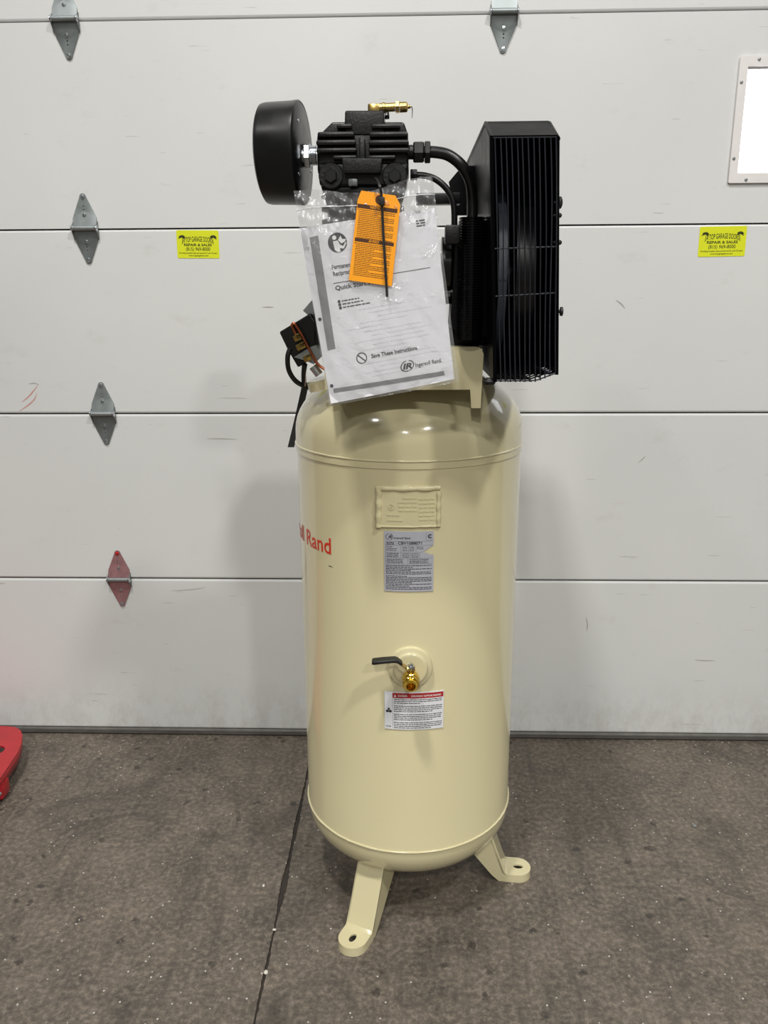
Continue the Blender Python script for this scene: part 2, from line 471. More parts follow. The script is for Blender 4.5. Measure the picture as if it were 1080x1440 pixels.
DX0, DX1 = -2.44, 2.44
struct('wall_left', MB().box((RX0-0.15, RY0, 0), (RX0, WALL_Y+0.35, CEIL_Z)), MAT['wall_paint'], smooth=0)
struct('wall_right', MB().box((RX1, RY0, 0), (RX1+0.15, WALL_Y+0.35, CEIL_Z)), MAT['wall_paint'], smooth=0)
struct('wall_rear', MB().box((RX0, RY0-0.15, 0), (RX1, RY0, CEIL_Z)), MAT['wall_paint'], smooth=0)
wf = MB(); wf.box((RX0, WALL_Y+0.06, 0), (DX0+0.03, WALL_Y+0.3, CEIL_Z)); wf.box((DX1-0.03, WALL_Y+0.06, 0), (RX1, WALL_Y+0.3, CEIL_Z)); wf.box((DX0+0.03, WALL_Y+0.06, 3.78), (DX1-0.03, WALL_Y+0.3, CEIL_Z))
struct('wall_front', wf, MAT['wall_paint'], smooth=0)
struct('ceiling', MB().box((RX0, RY0, CEIL_Z), (RX1, WALL_Y+0.35, CEIL_Z+0.1)), MAT['ceiling_paint'], smooth=0)

# --- sectional garage door
door = empty('door_1', (0, WALL_Y, 0), 'white sectional overhead garage door behind the compressor', None, None, 'structure')
Z0, S0, S = 0.0207, 0.5388, 0.5334
SEAM = [Z0]+[Z0+S0+S*k for k in range(7)]
WX0, WX1, WZ0, WZ1 = 0.895, 1.49, 1.748, 2.032     # window opening
def panel(z0, z1, hole=None):
    g = 0.0019; m = MB(); T = 0.045; e = 0.0035
    a, b = z0+g, z1-g
    if hole is None:
        # front face with small rolled edges at the seams
        prof = [(WALL_Y+T, a), (WALL_Y+0.006, a), (WALL_Y+0.0015, a+e*0.5), (WALL_Y, a+e*1.6), (WALL_Y, b-e*1.6), (WALL_Y+0.0015, b-e*0.5), (WALL_Y+0.006, b), (WALL_Y+T, b)]
        vs = [(x, y, z) for x in (DX0, DX1) for y, z in prof]; n = len(prof)
        fs = [(i, (i+1) % n, n+(i+1) % n, n+i) for i in range(n)]+[tuple(range(n)), tuple(range(2*n-1, n-1, -1))]
        m.add(vs, fs)
    else:
        hx0, hx1, hz0, hz1 = hole
        for lo, hi in (((DX0, a), (DX1, hz0)), ((DX0, hz1), (DX1, b)), ((DX0, hz0), (hx0, hz1)), ((hx1, hz0), (DX1, hz1))):
            m.box((lo[0], WALL_Y, lo[1]), (hi[0], WALL_Y+T, hi[1]))
    return m.build('panel', MAT['door'], door, smooth=0)
for k in range(7):
    panel(SEAM[k], SEAM[k+1], (WX0, WX1, WZ0, WZ1) if k == 3 else None)
# dark tongue behind the seams
for k in range(1, 7):
    MB().box((DX0, WALL_Y+0.009, SEAM[k]-0.006), (DX1, WALL_Y+0.04, SEAM[k]+0.006)).build('seam_gasket', MAT['black_rubber'], door, smooth=0)
MB().box((DX0, WALL_Y-0.004, 0.0125), (DX1, WALL_Y+0.045, 0.0205), 0.002).build('seal_retainer', MAT['alu'], door)
sl = MB(); ysl = [WALL_Y-0.006, WALL_Y-0.008, WALL_Y-0.003, WALL_Y+0.05, WALL_Y+0.05]; zsl = [0.0125, 0.006, 0.0004, 0.0004, 0.0125]
sl.add([(x, y, z) for x in (DX0, DX1) for y, z in zip(ysl, zsl)], [(i, (i+1) % 5, 5+(i+1) % 5, 5+i) for i in range(5)]+[(0, 1, 2, 3, 4), (9, 8, 7, 6, 5)])
sl.build('bottom_seal', MAT['seal_rubber'], door)

def hinge(X, Z, mat, mat_dark, label=None, redtip=False, flip=1):
    W = 0.034
    root = None
    def up(u, v, o): return (X+u, WALL_Y-0.0015-o-max(0, (0.03-v))*0.25, Z+v)
    def dn(u, v, o): return (X+u, WALL_Y-0.0015-o-max(0, (0.03-v))*0.25, Z-v)
    out = [(-W, 0.004), (W, 0.004), (W, 0.030), (0.0095, 0.086)]+[(0.0095*math.cos(math.radians(a)), 0.086+0.0095*math.sin(math.radians(a))) for a in (30, 60, 90, 120, 150)]+[(-0.0095, 0.086), (-W, 0.030)]
    hol = [circle(0, 0.060, 0.0026, 8), circle(0, 0.051, 0.0026, 8)]
    m = MB(); m.plate(out, hol, up, 0.0028)
    root = m.build('hinge', mat, door)
    if label: root['label'] = label
    MB().plate(out, hol, dn, 0.0028).build('lower_leaf', mat if redtip else mat_dark, root)
    yk = WALL_Y-0.016
    k = MB(); k.tube([(X-W*0.94, yk, Z+0.001), (X+W*0.94, yk, Z+0.001)], 0.0068, 14); k.build('knuckle', MAT['hinge_steel'], root)
    for sgn in (-1, 1):
        pn = MB(); pn.lathe([(0, 0), (0.006, 0), (0.0085, 0.002), (0.0085, 0.005), (0.004, 0.007), (0, 0.007)], (X+sgn*W*0.94, yk, Z+0.001), (sgn, 0, 0), 14); pn.build('pin_head', MAT['zinc'], root)
        # side gusset of the roller bracket standing on the leaf
        g = MB(); xx = X+sgn*(W+0.001)
        poly = [(WALL_Y-0.001, Z+0.020), (yk-0.004, Z+0.006), (yk-0.004, Z-0.007), (WALL_Y-0.001, Z-0.030)]
        g.add([(xx-0.0012, y, z) for y, z in poly]+[(xx+0.0012, y, z) for y, z in poly], [(0, 1, 2, 3), (7, 6, 5, 4)]+[(i, (i+1) % 4, 4+(i+1) % 4, 4+i) for i in range(4)])
        g.build('gusset', mat_dark, root, smooth=0)
    for v, f in ((0.086, up), (0.036, up), (0.086, dn), (0.036, dn)):
        bl = MB(); p = Vector(f(0, v, 0.0028))
        bl.lathe([(0, 0), (0.006, 0), (0.0062, 0.0015), (0.0042, 0.004), (0, 0.0046)], p, (0, -1, 0), 8)
        bl.build('bolt', MAT['red_spot'] if (redtip and f is up and v > 0.08) else MAT['zinc'], root)
for k, (mt, md, lb, rd) in enumerate(((MAT['hinge_red'], MAT['hinge_dark'], 'dull red stained hinge on the lowest seam', True), (MAT['hinge_steel'], MAT['hinge_dark'], None, False), (MAT['hinge_steel'], MAT['hinge_dark'], None, False), (MAT['hinge_steel'], MAT['hinge_dark'], None, False))):
    z = SEAM[k+1]+0.001
    hinge(-0.932, z, mt, md, lb, rd)
    if k == 3: hinge(0.249, z, MAT['hinge_steel'], MAT['hinge_dark'])

# scuffs rubbed into the door paint
simple('scuff_red', srgb(196, 150, 142), 0.6, var=0.1, nscale=200); simple('scuff_grey', srgb(168, 166, 161), 0.6, var=0.1, nscale=200)
def scuff(pts, wd, mat):
    pts = smooth_path([P(x, y, WALL_Y) for x, y in pts], 6); vs = []; n = len(pts)
    for i, q in enumerate(pts):
        t = (pts[min(i+1, n-1)]-pts[max(i-1, 0)]).normalized(); w = wd*math.sin(PI*(i+0.5)/n)
        vs += [(q.x-t.z*w, WALL_Y-0.0003, q.z+t.x*w), (q.x+t.z*w, WALL_Y-0.0003, q.z-t.x*w)]
    MB().add(vs, [(2*i, 2*i+1, 2*i+3, 2*i+2) for i in range(n-1)]).build('scuff_mark', mat, door, smooth=0)
scuff([(54, 541), (47, 550), (40, 558), (30, 566)], 0.0022, MAT['scuff_red'])
scuff([(52, 552), (48, 562), (38, 571), (26, 579)], 0.0020, MAT['scuff_red'])
scuff([(40, 540), (48, 539), (55, 541)], 0.0016, MAT['scuff_grey'])
scuff([(290, 617), (312, 617), (335, 618)], 0.0014, MAT['scuff_grey'])
scuff([(368, 432), (378, 432), (385, 432)], 0.0018, MAT['scuff_grey'])
scuff([(866, 422), (873, 427), (879, 434)], 0.0022, MAT['scuff_grey'])
scuff([(976, 928), (990, 929), (1006, 929)], 0.0016, MAT['scuff_grey'])
scuff([(897, 651), (903, 646), (908, 641)], 0.0016, MAT['scuff_grey'])
scuff([(824, 868), (826, 878), (825, 888)], 0.0018, MAT['scuff_grey'])
scuff([(240, 831), (270, 829), (290, 826)], 0.0012, MAT['scuff_grey'])

# --- window in the door
win = empty('window_1', (WX0, WALL_Y, WZ0), 'bright daylit rectangular window in the garage door at right edge', None, None, 'structure')
fo = rrect(0.8805, 1.732, 1.505, 2.048, 0.004, 2); fi = rrect(WX0+0.008, WZ0+0.008, WX1-0.008, WZ1-0.008, 0.003, 2)
MB().plate(fo, [fi], lambda u, v, o: (u, WALL_Y-0.0005-o, v), 0.007).build('window_frame', MAT['frame_white'], win)
MB().plate(rrect(WX0+0.002, WZ0+0.002, WX1-0.002, WZ1-0.002, 0.003, 2), [rrect(WX0+0.012, WZ0+0.012, WX1-0.012, WZ1-0.012, 0.003, 2)], lambda u, v, o: (u, WALL_Y+0.008+o, v), 0.012).build('glazing_bead', MAT['frame_white'], win)
MB().box((WX0+0.004, WALL_Y+0.022, WZ0+0.004), (WX1-0.004, WALL_Y+0.027, WZ1-0.004)).build('pane', MAT['pane'], win, smooth=0)
for (x, z) in ((0.930, 2.040), (1.2, 2.040), (1.46, 2.040), (0.889, 1.985), (0.889, 1.795), (0.928, 1.740), (1.2, 1.740), (1.46, 1.740)):
    MB().lathe([(0, 0), (0.0045, 0), (0.004, 0.0018), (0, 0.0026)], (x, WALL_Y-0.0075, z), (0, -1, 0), 10).build('screw', MAT['steel'], win)

# ================================================================ STICKERS ON THE DOOR
def sticker(x0, z1, w, h, rot, label):
    c, s = math.cos(rot), math.sin(rot)
    def fn(u, v, o): return (x0+u*c-v*s, WALL_Y-0.0004-o, z1-h+u*s+v*c)
    st = MB().plate(rrect(0, 0, w, h, 0.004, 3), [], fn, 0.0006).build('sticker', MAT['sticker_yellow'])
    tag(st, label, 'sticker', 'yellow garage door company stickers')
    p = Print(fn, 0.0009)
    p.text('A TOP GARAGE DOORS', w*0.5, h*0.60, 0.0200, width=w*0.70, arc=2.2, bold=0.014, align='CENTER')
    p.text('REPAIR & SALES', w*0.5, h*0.435, 0.0098, width=w*0.66, bold=0.03, align='CENTER')
    p.text('(815) 969-8000', w*0.5, h*0.270, 0.0135, width=w*0.58, bold=0.01, align='CENTER')
    p.text('Providing excellent sales and service for over 25 years', w*0.5, h*0.160, 0.0062, width=w*0.9, bold=0.01, align='CENTER')
    p.text('www.atopgaragedoors.com', w*0.5, h*0.07, 0.0062, width=w*0.48, bold=0.01, align='CENTER')
    p.build('printed_text', MAT['ink_green'], st)
    for sx in (-1, 1):
        q = Print(fn, 0.0008)
        cx = w*0.5+sx*w*0.37; cyy = h*0.74
        q.poly([(cx-0.0009, h*0.5), (cx+0.0009, h*0.5), (cx+0.0006-sx*0.002, cyy), (cx-0.0006-sx*0.002, cyy)])
        for a in (10, 55, 100, 150, 195, 330):
            a = math.radians(a); ex, ez = cx+math.cos(a)*0.012, cyy+math.sin(a)*0.0085
            nx, nz = -math.sin(a)*0.0026, math.cos(a)*0.0026
            mx, mz = (cx+ex)/2, (cyy+ez)/2+0.002
            q.poly([(cx, cyy), (mx+nx, mz+nz), (ex, ez-0.002), (mx-nx, mz-nz)])
        q.build('palm_tree_print', MAT['ink_green'], st)
sticker(-0.672, 1.6215, 0.122, 0.0765, -0.012, 'yellow garage door company sticker between the hinge and the black air filter')
sticker(0.8175, 1.6185, 0.131, 0.081, 0.012, 'yellow garage door company sticker below the bright window')

# ================================================================ AIR COMPRESSOR
TX, TY, TR = -0.0017, 1.7977, 0.2515
ZL, ZU = 0.2292, 1.1262
comp = empty('air_compressor', (TX, TY, 0), 'tall tan vertical air compressor with black pump and belt guard on top', 'air compressor')
HD, HB = 0.150, 0.125
prof = []
for k in range(15):
    a = math.radians(90*k/14); prof.append((TR*math.sin(a), ZL-0.012-HB*math.cos(a)))
prof += [(TR, ZL-0.006), (TR+0.0008, ZL), (TR+0.0008, ZL+0.004), (TR-0.0012, ZL+0.008), (TR-0.0012, ZU-0.0175), (TR+0.0014, ZU-0.0155), (TR+0.0014, ZU-0.004)]
for k in range(17):
    a = math.radians(90*k/16); prof.append((((TR+0.0008)*math.cos(a)) if k < 16 else 0, ZU+0.028+HD*math.sin(a)))
prof = [(0 if r < 1e-4 else r, z) for r, z in prof]
tank = MB().lathe(prof, (TX, TY, 0), (0, 0, 1), 128).build('tank', MAT['tan_paint'], comp, smooth=40)
def bead(z, r, R):
    rnd = random.Random(int(z*100)); pts = []
    m = MB(); n = 150; vs = []; fs = []; k = 7
    for i in range(n):
        a = 2*PI*i/n; rr = R+rnd.uniform(-1, 1)*0.0003; zz = z+rnd.uniform(-1, 1)*0.0003
        for j in range(k):
            w = 2*PI*j/k; q = rr+math.cos(w)*r
            vs.append((TX+q*math.cos(a), TY+q*math.sin(a), zz+math.sin(w)*r))
    for i in range(n):
        for j in range(k): fs.append((i*k+j, ((i+1) % n)*k+j, ((i+1) % n)*k+(j+1) % k, i*k+(j+1) % k))
    m.add(vs, fs).build('weld_seam', MAT['tan_paint'], tank, smooth=60)
bead(ZU, 0.0026, TR+0.0008); bead(ZL+0.004, 0.0026, TR+0.0004)

def cylmap(th0, z0):
    """u metres to the right, v metres up from (angle th0 deg, height z0)"""
    def fn(u, v, o):
        a = math.radians(th0)+u/TR; q = TR-0.0012+o
        return (TX+q*math.sin(a), TY-q*math.cos(a), z0+v)
    return fn
def curved_plate(fn, w, h, o0, o1, n=14, notch=False):
    m = MB(); us = [w*i/n for i in range(n+1)]
    def strip(u0, u1, a0, b0, a1, b1):
        vs = [fn(u0, a0, o0), fn(u1, a1, o0), fn(u1, b1, o0), fn(u0, b0, o0), fn(u0, a0, o1), fn(u1, a1, o1), fn(u1, b1, o1), fn(u0, b0, o1)]
        m.add(vs, [(4, 5, 6, 7), (0, 1, 5, 4), (2, 3, 7, 6), (1, 2, 6, 5), (3, 0, 4, 7)])
    for i in range(n):
        u0, u1 = us[i], us[i+1]
        if notch and u1 > w*0.80:
            f = lambda u: max(0, (u-w*0.80)/(w*0.20))
            lo = lambda u: h*(0.665-0.055*min(1, f(u)*1.4)); hi = lambda u: h*(0.665+0.11*f(u))
            strip(u0, u1, 0, lo(u0), 0, lo(u1)); strip(u0, u1, hi(u0), h, hi(u1), h)
        else: strip(u0, u1, 0, h, 0, h)
    return m
# embossed tank certificate plate with its weld frame
fn = cylmap(-14.0, 0.9935); w, h = 0.1215, 0.078
ap = curved_plate(fn, w, h, 0.0, 0.0035).build('certificate_plate', MAT['tan_emboss'], comp)
ap['label'] = 'raised tan plate framed by a thick weld bead'
rnd = random.Random(5); fr = MB()
def beadpath(u0, v0, u1, v1, r):
    n = 14; pts = [fn(u0+(u1-u0)*i/n+rnd.uniform(-1, 1)*0.0006, v0+(v1-v0)*i/n+rnd.uniform(-1, 1)*0.0006, 0.002) for i in range(n+1)]
    fr.tube(smooth_path(pts, 3), [r*(1+0.10*math.sin(q_*0.45+r*4000)+rnd.uniform(-0.03, 0.03)) for q_ in range(n*3+1)], 8)
beadpath(-0.002, h, w+0.002, h+0.001, 0.0062); beadpath(0.001, -0.002, 0.003, h, 0.0070); beadpath(w, 0.0, w, h-0.006, 0.0056); beadpath(0, 0, w, 0.0005, 0.0028)
fr.build('weld_frame', MAT['tan_emboss'], ap, smooth=60)
em = Print(fn, 0.0042)
for r_ in range(6):
    v = 0.058-r_*0.0085
    if r_ < 4: em.words(0.042 if r_ else 0.05, v, 0.078, 0.0032, rnd)
    em.words(0.082, v-0.002, 0.113, 0.003, rnd)
for r_ in range(2): em.words(0.02, 0.012+r_*0.011, 0.05, 0.003, rnd)
em.ring(0.028, 0.041, 0.0048, 0.0066); em.ring(0.028, 0.041, 0.001, 0.0026)
emo = em.build('embossed_text', MAT['tan_emboss'], ap)
sm = emo.modifiers.new('thick', 'SOLIDIFY'); sm.thickness = 0.0009; sm.offset = 0

# silver data plate
fn = cylmap(-11.1, 0.8562); w, h = 0.1000, 0.1275
dp = curved_plate(fn, w, h, 0.001, 0.0018, notch=True).build('data_plate', MAT['label_silver'], comp, smooth=0)
dp['label'] = 'silver data label with one torn right edge'
p = Print(fn, 0.0021); rnd = random.Random(11)
p.text('IR', 0.0085, h-0.0145, 0.0085, bold=0.03, shear=0.25); p.ring(0.0105, h-0.0115, 0.0058, 0.0068, a0=100, a1=260, sx=1.1); p.ring(0.0105, h-0.0115, 0.0058, 0.0068, a0=-75, a1=75, sx=1.1)
p.text('Ingersoll Rand', 0.0195, h-0.0155, 0.0058, bold=0.02, shear=0.15)
p.ring(0.0925, h-0.0105, 0.0024, 0.0044, a0=35, a1=325); p.text('R', 0.0922, h-0.0118, 0.0035, bold=0.02, align='CENTER')
for (a, b, c, d) in ((0.0845, h-0.0185, 0.0848, h-0.003), (0.0845, h-0.0188, w-0.002, h-0.0185)): p.rect(a, b, c, d)
p.text('CBV1088071', 0.028, h-0.027, 0.0082, width=0.048, bold=0.02)
for v in (0.0205, 0.029, 0.0435, 0.056, 0.068): p.rect(0.003, h-v-0.0003, w-0.003 if v < 0.03 or v > 0.05 else 0.076, h-v, step=0.01)
for (u, v0, v1) in ((0.003, 0.0205, 0.068), (0.024, 0.0205, 0.029), (0.034, 0.029, 0.056), (0.049, 0.029, 0.0435), (0.064, 0.029, 0.0435), (0.053, 0.0435, 0.056), (0.071, 0.0435, 0.056), (0.048, 0.056, 0.068)): p.rect(u, h-v1, u+0.0004, h-v0)
for r_ in range(3):
    p.words(0.005, h-0.0235-r_*0.0022, 0.022, 0.0012, rnd, 0.9)
    p.words(0.005, h-0.033-r_*0.0036, 0.03, 0.0012, rnd, rnd.uniform(0.4, 0.9)); p.words(0.037, h-0.033-r_*0.0036, 0.047, 0.0011, rnd); p.words(0.051, h-0.033-r_*0.0036, 0.061, 0.0011, rnd)
    if r_ < 2: p.words(0.066, h-0.033-r_*0.0036, 0.079, 0.0011, rnd)
    p.words(0.005, h-0.047-r_*0.0034, 0.032, 0.0013, rnd, 0.9); p.words(0.037, h-0.047-r_*0.0034, 0.051, 0.0011, rnd); p.words(0.055, h-0.047-r_*0.0034, 0.069, 0.0011, rnd)
    p.words(0.005, h-0.0595-r_*0.0034, 0.044, 0.0013, rnd, 0.85); p.words(0.051, h-0.0595-r_*0.0034, 0.094, 0.0013, rnd, 0.9)
for r_ in range(15):
    v = h-0.0725-r_*0.0035-(0.0015 if r_ > 5 else 0)
    p.words(0.003, v, w-0.004, 0.00145, rnd, 1.0 if r_ not in (1, 3, 6, 10, 12) else rnd.uniform(0.3, 0.6))
p.build('printed_text', MAT['ink'], dp)

# white danger label with red band
fn = cylmap(-11.4, 0.5415); w, h = 0.1270, 0.0885
dl = curved_plate(fn, w, h, 0.001, 0.0018).build('danger_label', MAT['label_white'], comp, smooth=0)
dl['label'] = 'white danger label with a red header band'
b = Print(fn, 0.0021); b.rect(0.0175, h-0.0145, w-0.001, h-0.0025); b.build('red_band', MAT['ink_red'], dl)
q = Print(fn, 0.0024); q.poly([(0.020, h-0.0115), (0.0255, h-0.0115), (0.02275, h-0.0060)])
q.text('DANGER', 0.029, h-0.0108, 0.0062, width=0.020, bold=0.02); q.text('EXPLOSION / RUPTURE HAZARD', 0.057, h-0.0108, 0.0055, width=0.064, bold=0.02); q.build('white_lettering', MAT['ink_white'], dl)
p = Print(fn, 0.0021); p.rect(0.0172, 0.003, 0.0176, h-0.003)
v = h-0.0185
for n_ in (3, 4, 4, 4):
    for r_ in range(n_):
        p.words(0.020, v, w-0.004, 0.0016, rnd, 1.0 if r_ < n_-1 else 0.55 if n_ == 3 else 0.8); v -= 0.0042
    v -= 0.0026
p.ring(0.0092, h*0.54, 0, 0.0026, 12); p.ring(0.0062, h*0.48, 0, 0.0032, 12); p.ring(0.0124, h*0.48, 0, 0.0032, 12); p.words(0.003, 0.006, 0.014, 0.0014, rnd)
p.build('printed_text', MAT['ink'], dl)

# red brand lettering wrapped round the left of the tank
fn = cylmap(-40.2, 0.9155)
p = Print(fn, 0.0006); vs, fs, wd = text2d('Ingersoll Rand', 0.0545, bold=0.012)
p.pts([((x-wd)*0.92, y*0.92) for x, y in vs], fs); p.build('brand_lettering', MAT['tank_red'], comp)['label'] = 'red brand name lettering on tan tank'
p = Print(fn, 0.0006); p.words(-0.0085, -0.028, 0.004, 0.0016, random.Random(2)); p.build('small_print', MAT['ink'], comp)

# outlet flange + ball valve
fx, fz = math.radians(1.1), 0.6885
NRM = Vector((math.sin(fx), -math.cos(fx), 0)); SID = Vector((math.cos(fx), math.sin(fx), 0)); FC = Vector((TX, TY, 0))+NRM*(TR-0.006)+Vector((0, 0, fz))
MB().lathe([(0, 0), (0.0465, 0), (0.0465, 0.008), (0.0445, 0.0125), (0.037, 0.0150), (0.0355, 0.0185), (0.0335, 0.0200), (0.030, 0.0200), (0, 0.0195)], FC, NRM, 48).build('outlet_flange', MAT['tan_paint'], comp, smooth=40)
vo_ = FC+NRM*0.019+Vector((0, 0, -0.012))
body = MB().lathe([(0, 0), (0.011, 0), (0.011, 0.006), (0.0165, 0.010), (0.0185, 0.020), (0.0165, 0.030), (0.012, 0.033), (0.012, 0.036)], vo_, NRM, 24)
body.lathe([(0.012, 0.034), (0.0155, 0.036), (0.0165, 0.037), (0.0165, 0.043), (0.0150, 0.0445), (0.0130, 0.0445), (0.0130, 0.050), (0.0118, 0.052), (0.0092, 0.052), (0.0088, 0.050), (0.0088, 0.018), (0, 0.018)], vo_, NRM, 24)
valve = body.build('ball_valve', MAT['brass_bright'], comp, smooth=40)
hx = MB(); hx.lathe([(0.0125, 0.0), (0.0172, 0.0), (0.0178, 0.001), (0.0178, 0.007), (0.0172, 0.008), (0.0125, 0.008)], vo_+NRM*0.036, NRM, 6, 0.3); hx.build('end_hex', MAT['brass_bright'], valve, smooth=20)
bn = MB(); top = vo_+NRM*0.020+Vector((0, 0, 0.016))
bn.lathe([(0, 0), (0.008, 0), (0.008, 0.006), (0, 0.006)], top, (0, 0, 1), 16); bn.build('valve_neck', MAT['brass'], valve)
nt = MB().hexnut(top+Vector((0, 0, 0.0085)), (0, 0, 1), 0.0092, 0.0065); nt.lathe([(0, 0), (0.0045, 0), (0.0045, 0.005), (0, 0.006)], top+Vector((0, 0, 0.015)), (0, 0, 1), 14)
nt.build('handle_nut', MAT['zinc'], valve)
hz = top+Vector((0, 0, 0.0072))
def lever(pts, w0, th):
    m = MB(); vs = []; n = len(pts)
    for (pt, wd) in zip(pts, w0):
        for sgn in (-1, 1): vs.append(pt+Vector((0, 0, 0))+NRM*sgn*wd)
    fs = [(2*i, 2*i+1, 2*i+3, 2*i+2) for i in range(n-1)]
    nn = len(vs); vs += [v+Vector((0, 0, th)) for v in vs]
    fs += [(nn+2*i+2, nn+2*i+3, nn+2*i+1, nn+2*i) for i in range(n-1)]
    for i in range(n-1): fs += [(2*i, 2*i+2, nn+2*i+2, nn+2*i), (2*i+3, 2*i+1, nn+2*i+1, nn+2*i+3)]
    fs += [(1, 0, nn, nn+1), (nn-2, nn-1, 2*nn-1, 2*nn-2)]
    return m.add(vs, fs)
a0 = hz+SID*0.009; L = lever([a0, a0-SID*0.016, a0-SID*0.028+Vector((0, 0, 0.010))], [0.009, 0.009, 0.008], 0.0022)
hd = L.build('handle', MAT['brass'], valve)
gs = a0-SID*0.026+Vector((0, 0, 0.0080))
g = MB(); gp = [gs, gs-SID*0.010+Vector((0, 0, 0.008)), gs-SID*0.016+Vector((0, 0, 0.0095)), gs-SID*0.040+Vector((0, 0, 0.0075)), gs-SID*0.060+Vector((0, 0, 0.005)), gs-SID*0.0625+Vector((0, 0, 0.0045))]
b_ = lever(gp, [0.0085, 0.0095, 0.0100, 0.0105, 0.0105, 0.007], 0.0075); g.add(b_.v, b_.f); go = g.build('grip', MAT['black_rubber'], hd)
bv = go.modifiers.new('bevel', 'BEVEL'); bv.width = 0.002; bv.segments = 2

# feet
def foot(ang, tip):
    a = math.radians(ang); R_ = Vector((math.cos(a), math.sin(a), 0)); T_ = Vector((-math.sin(a), math.cos(a), 0)); O = Vector((TX, TY, 0))
    def W(r, s, z): return O+R_*r+T_*s+Vector((0, 0, z))
    hw = 0.034; root_r = tip-0.068
    m = MB()
    # sloping face
    nseg = 8; vs = []; fs = []
    path = [(0.196, 0.185)]+[(0.196+(root_r-0.196)*t, 0.185+(0.034-0.185)*t) for t in (0.3, 0.6, 0.9)]+[(root_r+0.003, 0.026), (root_r+0.010, 0.0215)]
    cross = [(-hw, -0.008), (-hw, -0.003), (-hw+0.004, 0.0), (hw-0.004, 0.0), (hw, -0.003), (hw, -0.008)]
    for (r, z) in path:
        for (s, d) in cross: vs.append(W(r+d, s, z))
    k = len(cross)
    for i in range(len(path)-1):
        for j in range(k-1): fs.append((i*k+j, i*k+j+1, (i+1)*k+j+1, (i+1)*k+j))
    m.add(vs, fs)
    # side webs
    for s in (-hw, hw):
        web = [(0.190, 0.185), (root_r-0.002, 0.034), (root_r+0.006, 0.020), (root_r+0.020, 0.0005), (root_r-0.012, 0.0005), (root_r-0.030, 0.016), (0.130, 0.125), (0.130, 0.150)]
        n = len(web); e = 0.0022*(1 if s > 0 else -1)
        m.add([W(r, s, z) for r, z in web]+[W(r, s-e, z) for r, z in web], [tuple(range(n)), tuple(range(2*n-1, n-1, -1))]+[(i, (i+1) % n, n+(i+1) % n, n+i) for i in range(n)])
    f = m.build('foot', MAT['tan_paint'], comp, smooth=30)
    # pad with slot
    rc = tip-hw
    outl = [(root_r, -hw)]+[(rc+hw*math.cos(math.radians(t)), hw*math.sin(math.radians(t))) for t in range(-90, 91, 15)]+[(root_r, hw)]
    slot = [(rc+0.002+0.0125*math.cos(t_), 0.0075*math.sin(t_)) for t_ in [2*PI*i/16 for i in range(16)]]
    pm = MB(); pm.plate(outl, [slot], lambda u, v, o: W(u, v, 0.0175+o), 0.004)
    sk = []; n = len(outl)
    pm.add([W(u, v, 0.021) for u, v in outl]+[W(u+0.001*(1 if u > rc else 0), v*1.03, 0.0005) for u, v in outl], [(i, i+1, n+i+1, n+i) for i in range(n-1)])
    pm.build('foot_pad', MAT['tan_paint'], f, smooth=50)
foot(-114.5, 0.334); foot(-5.5, 0.316); foot(120.0, 0.325)

# ---- platform on top of the tank
YP = 1.55
plT = P(660, 487.5, YP).z; plB = P(660, 548, YP).z; plR = P(680, 500, YP).x; plL = P(456, 500, YP).x; legR0 = P(663, 560, YP).x; legZ = P(668, 574, YP).z
out = [(plL, plB), (plL, plT-0.012), (plL+0.012, plT), (plR-0.014, plT), (plR-0.004, plT-0.004), (plR, plT-0.014), (plR-0.003, legZ), (legR0, legZ), (legR0-0.003, plB)]
pm = MB(); pm.plate(out, [], lambda u, v, o: (u, YP+o, v), 0.004)
pm.box((plL, YP+0.002, plT-0.005), (plR-0.006, 2.02, plT-0.0005), 0.002)
pm.box((plR-0.007, YP+0.002, plB+0.01), (plR-0.002, 2.02, plT-0.004), 0.001); pm.box((plL, YP+0.002, plB), (plL+0.004, 2.02, plT-0.004), 0.001)
plat = pm.build('platform', MAT['tan_paint'], comp)
plat['label'] = 'tan steel mounting platform on tank top'

# ---- pump
CX = P(510, 400, 1.62).x
cc = MB().lathe([(0, -0.085), (0.06, -0.085), (0.085, -0.080), (0.092, -0.065), (0.092, 0.08), (0.080, 0.095), (0.062, 0.100), (0.058, 0.125), (0.045, 0.150), (0, 0.150)], (CX, 1.67, 1.455), (1, 0, 0), 40)
cc.box((CX-0.095, 1.60, plT), (CX+0.095, 1.75, 1.44), 0.008)
cc.build('crankcase', MAT['black_cast'], comp)
hb = MB().lathe([(0, 0), (0.050, 0), (0.050, 0.016), (0.046, 0.020), (0.040, 0.024), (0.040, 0.034), (0, 0.034)], (P(621, 370, 1.60).x, 1.61, P(630, 372, 1.61).z), (1, 0, 0), 32)
hb.build('bearing_housing', MAT['black_satin'], comp)

